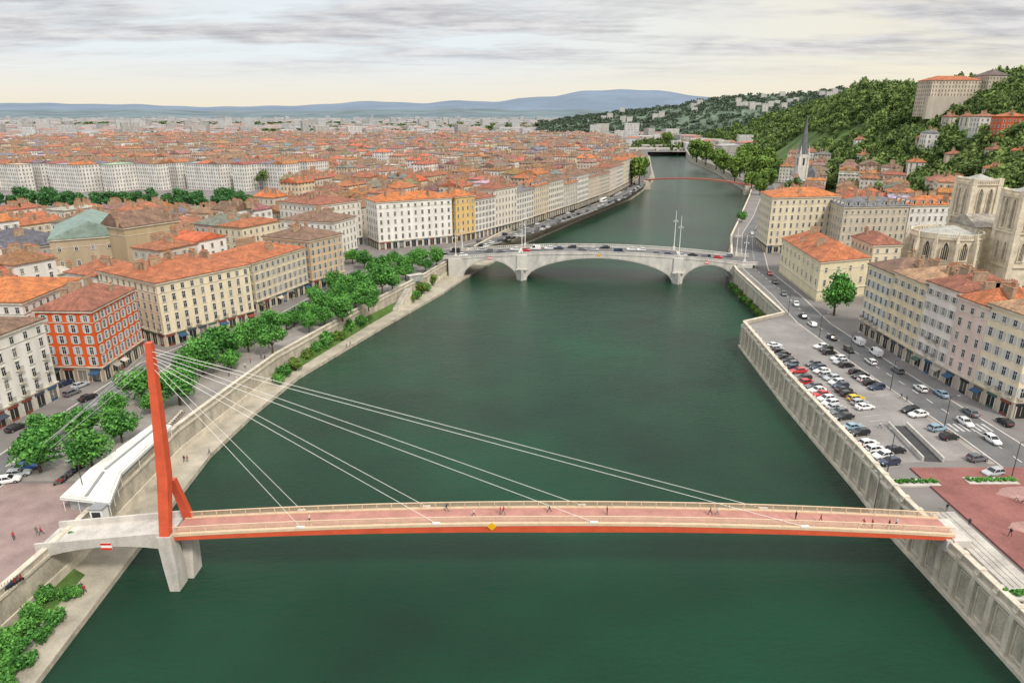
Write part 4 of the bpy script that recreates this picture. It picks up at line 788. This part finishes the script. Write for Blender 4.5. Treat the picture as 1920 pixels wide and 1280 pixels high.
# ---------------------------------------------------------------- street furniture
def lamp(p,rz,label,group,h=8.):
    t=thing('street_lamp',label,'street lamp',p,rz,group);mb=MB();mb.tube((0,0,0),(0,0,h),.1,.06,6);mb.tube((0,0,h),(1.6,0,h+.3),.05,.05,5);ob('pole',mb.mesh('pole',[DARK]),t);mb=MB();mb.box(1.7,0,h+.2,.8,.3,.14);ob('lamp_head',mb.mesh('lamp_head',[GREY]),t)
for i,y in enumerate((118,140,163,186,206,232)):lamp((97.6,y,8),0,f'dark street lamp between car park and road, {ow(i+1)} from the plaza','lamps on the right quay')
for i,(x,y) in enumerate(((-80,112),(-96,140),(-95,168),(-88,192),(-70,232),(-58,268),(-45,300))):lamp((x,y,7),PI,f'dark street lamp on the left quay, {ow(i+1)} from the footbridge','lamps on the left quay')
for i,(a,b) in enumerate(((1625,980),(1655,890))):
    p=at(a,b,8);lamp((p.x+.8,p.y,8),PI/2,('dark lamp post on the quay wall by the footbridge end','dark lamp post at the near edge of the car park')[i],None,9)
P4=[at(a,b,10.) for a,b in((112,932),(206,942),(228,886),(322,797),(290,791),(168,878))];o=P4[0];t=thing('terrace_canopy','long off-white flat canopy over the quayside terrace beside the red mast','canopy',(o.x,o.y,7));f=ccw([(p.x-o.x,p.y-o.y) for p in P4])
mb=MB();mb.prism(f,2.8,3.,bot=True);mb.prism(off(f,-.45),3.,3.22);ob('roof',mb.mesh('roof',[CANV]),t)
mb=MB();q=off(f,.05);mb.prism(q,2.55,2.797,top=False);ob('valance',mb.mesh('valance',[WHITE]),t)
a0,a1=(P4[0]+P4[1])/2-o,(P4[3]+P4[4])/2-o;mm=(P4[2]+P4[5])/2-o
for s0,s1 in((a0.lerp(mm,.08),a0.lerp(mm,.9)),(a0.lerp(mm,1.),mm.lerp(a1,.95))):
    mb=MB();mb.tube((s0.x,s0.y,3.25),(s1.x,s1.y,3.25),.3,.3,6);ob('ridge_beam',mb.mesh('ridge_beam',[GREY]),t)
for i in range(len(f)):
    for u in(0,.33,.66):
        q=off(f,-.3);p=q[i]+(q[(i+1)%len(f)]-q[i])*u;mb=MB();mb.tube((p.x,p.y,0),(p.x,p.y,2.85),.07,n=5);ob('post',mb.mesh('post',[WHITE]),t)
mb=MB();mb.prism(off(f,-1.),0,2.5);ob('glazed_wall',mb.mesh('glazed_wall',[KIOSK]),t)
p=at(187,965,8);t=thing('small_kiosk','small white kiosk box beside the terrace canopy','kiosk',(p.x,p.y,7));mb=MB();mb.box(0,0,0,2.2,1.8,2.6);ob('body',mb.mesh('body',[WHITE]),t);mb=MB();mb.box(0,0,2.6,2.6,2.2,.2);ob('roof',mb.mesh('roof',[GREY]),t);mb=MB();mb.box(0,-.93,.9,1.5,.05,1.2);ob('window',mb.mesh('window',[GLASS]),t)
p=at(778,520,8.5);t=thing('bus_shelter','flat roofed glass pavilion under the quay trees near the arch bridge','shelter',(p.x,p.y,7),.6);mb=MB();mb.box(0,0,2.6,7,3.2,.22);ob('roof',mb.mesh('roof',[CONC]),t);mb=MB();mb.box(0,0,0,6.2,2.6,2.58);ob('glazed_wall',mb.mesh('glazed_wall',[KIOSK]),t)
p=at(1705,830,8);t=thing('parking_ramp','sunken ramp with low grey walls entering the underground car park','ramp',(p.x+1,p.y,8.02),PI/2-.1)
for y in(-2,2):
    mb=MB();mb.box(0,y,0,17,.35,1.05);ob('side_wall',mb.mesh('side_wall',[CONC]),t)
mb=MB();mb.add([(-8.5,-1.8,.02),(8.5,-1.8,.02),(8.5,1.8,.02),(-8.5,1.8,.02)],[(0,1,2,3)]);ob('ramp_floor',mb.mesh('ramp_floor',[mat('ramp_asphalt',(.06,.06,.06),.9,.2)]),t)
p=at(484,765,.3);t=thing('rowing_boat','small red rowing boat moored at the left promenade','boat',(p.x,p.y,0),1.4);mb=MB();mb.loft([[(x,-w_,.6),(x,-w_*.6,-.1),(x,w_*.6,-.1),(x,w_,.6),(x,w_*.7,.45),(x,-w_*.7,.45)] for x,w_ in((-2.4,.5),(-1,.85),(.8,.85),(2,.5),(2.6,.05))]);ob('hull',mb.mesh('hull',[REDS]),t)
for x in(-1,.6):
    mb=MB();mb.box(x,0,.4,.3,1.5,.08);ob('seat',mb.mesh('seat',[CONC]),t)
# scooters, terrace tables
mb=MB();mb.loft([[(-.75,-.12,.5),(-.75,.12,.5),(-.75,.1,.8),(-.75,-.1,.8)],[(-.1,-.17,.3),(-.1,.17,.3),(-.1,.14,.82),(-.1,-.14,.82)],[(.15,-.15,.25),(.15,.15,.25),(.15,.15,.4),(.15,-.15,.4)],[(.45,-.18,.3),(.45,.18,.3),(.42,.15,.95),(.42,-.15,.95)],[(.6,-.08,.5),(.6,.08,.5),(.5,.06,1.),(.5,-.06,1.)]]);SCB=mb.mesh('body',[AWN])
mb=MB();mb.tube((0,-.06,0),(0,.06,0),.25,n=10);SCW=mb.mesh('wheel',[TYRE]);mb=MB();mb.tube((.45,0,.9),(.4,0,1.1),.04);mb.tube((.4,-.33,1.1),(.4,.33,1.1),.03);SCH=mb.mesh('handlebar',[DARK])
q0,q1=at(118,905,7.4),at(165,868,7.4);j0,j1=at(5,1110,7.4),at(45,1085,7.4)
i=0
for a_,b_,nn in((q0,q1,13),(j0,j1,8)):
    for k in range(nn):
        p=a_.lerp(b_,k/(nn-1));i+=1;t=thing('motor_scooter',f'dark motor scooter parked in a row on the left pavement, {ow(i)} along',"scooter",(p.x-1,p.y,7.02),.5+rnd.uniform(-.1,.1),'scooters parked on the left pavement');ob('body',SCB,t,col=rnd.choice(((.02,.02,.02),(.1,.1,.1),(.3,.02,.02),(.03,.04,.1))));ob('handlebar',SCH,t)
        for x in(-.55,.62):ob('wheel',SCW,t,(x,0,.25))
mb=MB();mb.tube((0,0,.7),(0,0,.74),.4,n=12);TT=mb.mesh('tabletop',[FRAME]);mb=MB();mb.tube((0,0,0),(0,0,.7),.04);mb.tube((0,0,0),(0,0,.03),.25);TLG=mb.mesh('leg',[DARK])
mb=MB();mb.box(0,0,.42,.42,.42,.05);mb.box(-.2,0,.47,.04,.4,.42)
for sx in(-.18,.18):
    for sy in(-.18,.18):mb.box(sx,sy,0,.04,.04,.42)
CHR=mb.mesh('chair',[BRK]);w0,w1=at(322,806,7),at(350,775,7);k=0
for i in range(9):
    p=w0.lerp(w1,i/8);p.x-=1.2;t=thing('terrace_table',f'round terrace table by the quay wall beside the white canopy, {ow(i+1)} from the near end','table',(p.x,p.y,7.01),0,'terrace tables');ob('tabletop',TT,t);ob('leg',TLG,t)
    for a in(0,PI):
        k+=1;ob('terrace_chair',CHR,None,(p.x-.65*math.cos(a),p.y,7.01),a,label=f'brown terrace chair by the quay wall tables, {ow(k)} from the near end',category='chair',group='terrace chairs')
# stairs from quay to promenade
t=thing('quay_stairs','stone stairs climbing from the lower promenade to the left quay','stairs',(-46.5,262,1),math.atan2(50,16));mb=MB()
for i in range(14):mb.box(i*.9,0,0,.92,2.6,.44*(i+1)-.002*i)
ob('flight',mb.mesh('flight',[CONC]),t);mb=MB();mb.loft([[(0,-1.5,0),(0,-1.3,0),(0,-1.3,1.2),(0,-1.5,1.2)],[(12.5,-1.5,0),(12.5,-1.3,0),(12.5,-1.3,7.2),(12.5,-1.5,7.2)]]);ob('side_wall',mb.mesh('side_wall',[STONE]),t)
# ---------------------------------------------------------------- people
def body(walk,bend):
    V=[(0,0,.95,.13),(0,bend*.1,1.2,.125),(0,bend*.2,1.4,.12),(0,bend*.24,1.5,.055),(0,bend*.26+.02,1.63,.095),(0,bend*.26,1.72,.075)];E=[(0,1),(1,2),(2,3),(3,4),(4,5)]
    for s in(-1,1):
        w_=walk*s;i=len(V);V+=[(s*.19,bend*.2,1.42,.06),(s*.24,bend*.2-w_*.2,1.15,.045),(s*.23,bend*.2-w_*.35+.06,.92,.036),(s*.23,bend*.2-w_*.38+.08,.82,.03)];E+=[(2,i),(i,i+1),(i+1,i+2),(i+2,i+3)]
        i=len(V);V+=[(s*.1,0,.88,.095),(s*.1,w_*.25+.03,.5,.065),(s*.1,w_*.5-.02,.1,.045),(s*.1,w_*.5+.14,.05,.04)];E+=[(0,i),(i,i+1),(i+1,i+2),(i+2,i+3)]
    me=D.meshes.new('b');me.from_pydata([v[:3] for v in V],E,[]);o=D.objects.new('b',me);C.objects.link(o);o.modifiers.new('s','SKIN')
    for k,v in enumerate(V):me.skin_vertices[0].data[k].radius=(v[3],v[3]*.85)
    me.skin_vertices[0].data[0].use_root=True;o.modifiers.new('u','SUBSURF').levels=1
    bpy.context.view_layer.update();r=D.meshes.new_from_object(o.evaluated_get(bpy.context.evaluated_depsgraph_get()));D.objects.remove(o);r.name='person'
    r.materials.clear()
    for k in range(4):r.materials.append(WHITE)
    for f in r.polygons:
        c=f.center;f.material_index=3 if(c.z>1.66 or(c.z>1.58 and c.y<bend*.26-.03)) else 2 if c.z>1.47 or(abs(c.x)>.17 and c.z<.95 and c.z>.7) else 0 if c.z>.93 else 1
    return r
BD=[body(0,0),body(.7,0),body(-.7,.15)]
def cm(nm_,c):return mat(nm_,c,.9,0)
SK=cm('skin',(.45,.27,.19));HA=cm('dark_hair',(.03,.02,.015));CLO=[('black',cm('black_cloth',(.015,.015,.018))),('navy',cm('navy_cloth',(.02,.03,.07))),('white',cm('white_cloth',(.6,.6,.58))),('grey',cm('grey_cloth',(.15,.15,.16))),('red',cm('red_cloth',(.4,.04,.04)))]
def person(p,place,i,grp,rz=None):
    a=rnd.choice(CLO);b=rnd.choice(CLO[:2]+CLO[3:4]);o=ob('person',BD[i%3],None,p,rnd.uniform(0,6) if rz is None else rz,None,1.02,label=f'person in {a[0]} top and {b[0]} trousers {place}, {ow(i+1)}',category='person',group=grp)
    for k,m_ in enumerate((a[1],b[1],SK,HA)):o.material_slots[k].link='OBJECT';o.material_slots[k].material=m_
for i,(a,b) in enumerate(((580,968),(838,952),(888,966),(938,962),(944,962),(1030,958),(1138,962),(1332,960),(1345,960),(1493,964),(1540,968),(1622,974),(1638,974),(1670,974),(1683,968))):
    q=at(a,b,12.3);y=min(max(q.y,97.5),100.5);person((q.x,y,zd(q.x)),'on the red footbridge counting from mast',i,'people on the footbridge',rnd.choice((PI/2,-PI/2)))
for i,(a,b,z_) in enumerate(((27,1012,7),(70,1002,7),(78,1002,7),(250,988,7),(160,1112,1),(155,1108,1),(352,866,1),(346,866,1),(393,852,1),(650,652,1),(657,648,1),(490,672,7),(497,675,7),(460,690,7),(525,640,7),(600,615,7),(430,705,7),(445,715,7),(470,680,7),(505,655,7))):
    q=at(a,b,z_);person((q.x,q.y,z_+.015),'on the left bank counting from bottom',i,'people on the left quay')
for i,(a,b) in enumerate(((1775,955),(1893,1005),(1918,945),(1817,983),(1650,800),(1690,745),(1700,750),(1905,940))):
    q=at(a,b,8.36);person((q.x,q.y,8.36 if q.y<122 and q.x>80 else 8.02),'on the right bank counting from plaza',i,'people on the right quay')
print('cells',len(cells),'objects',len(D.objects))
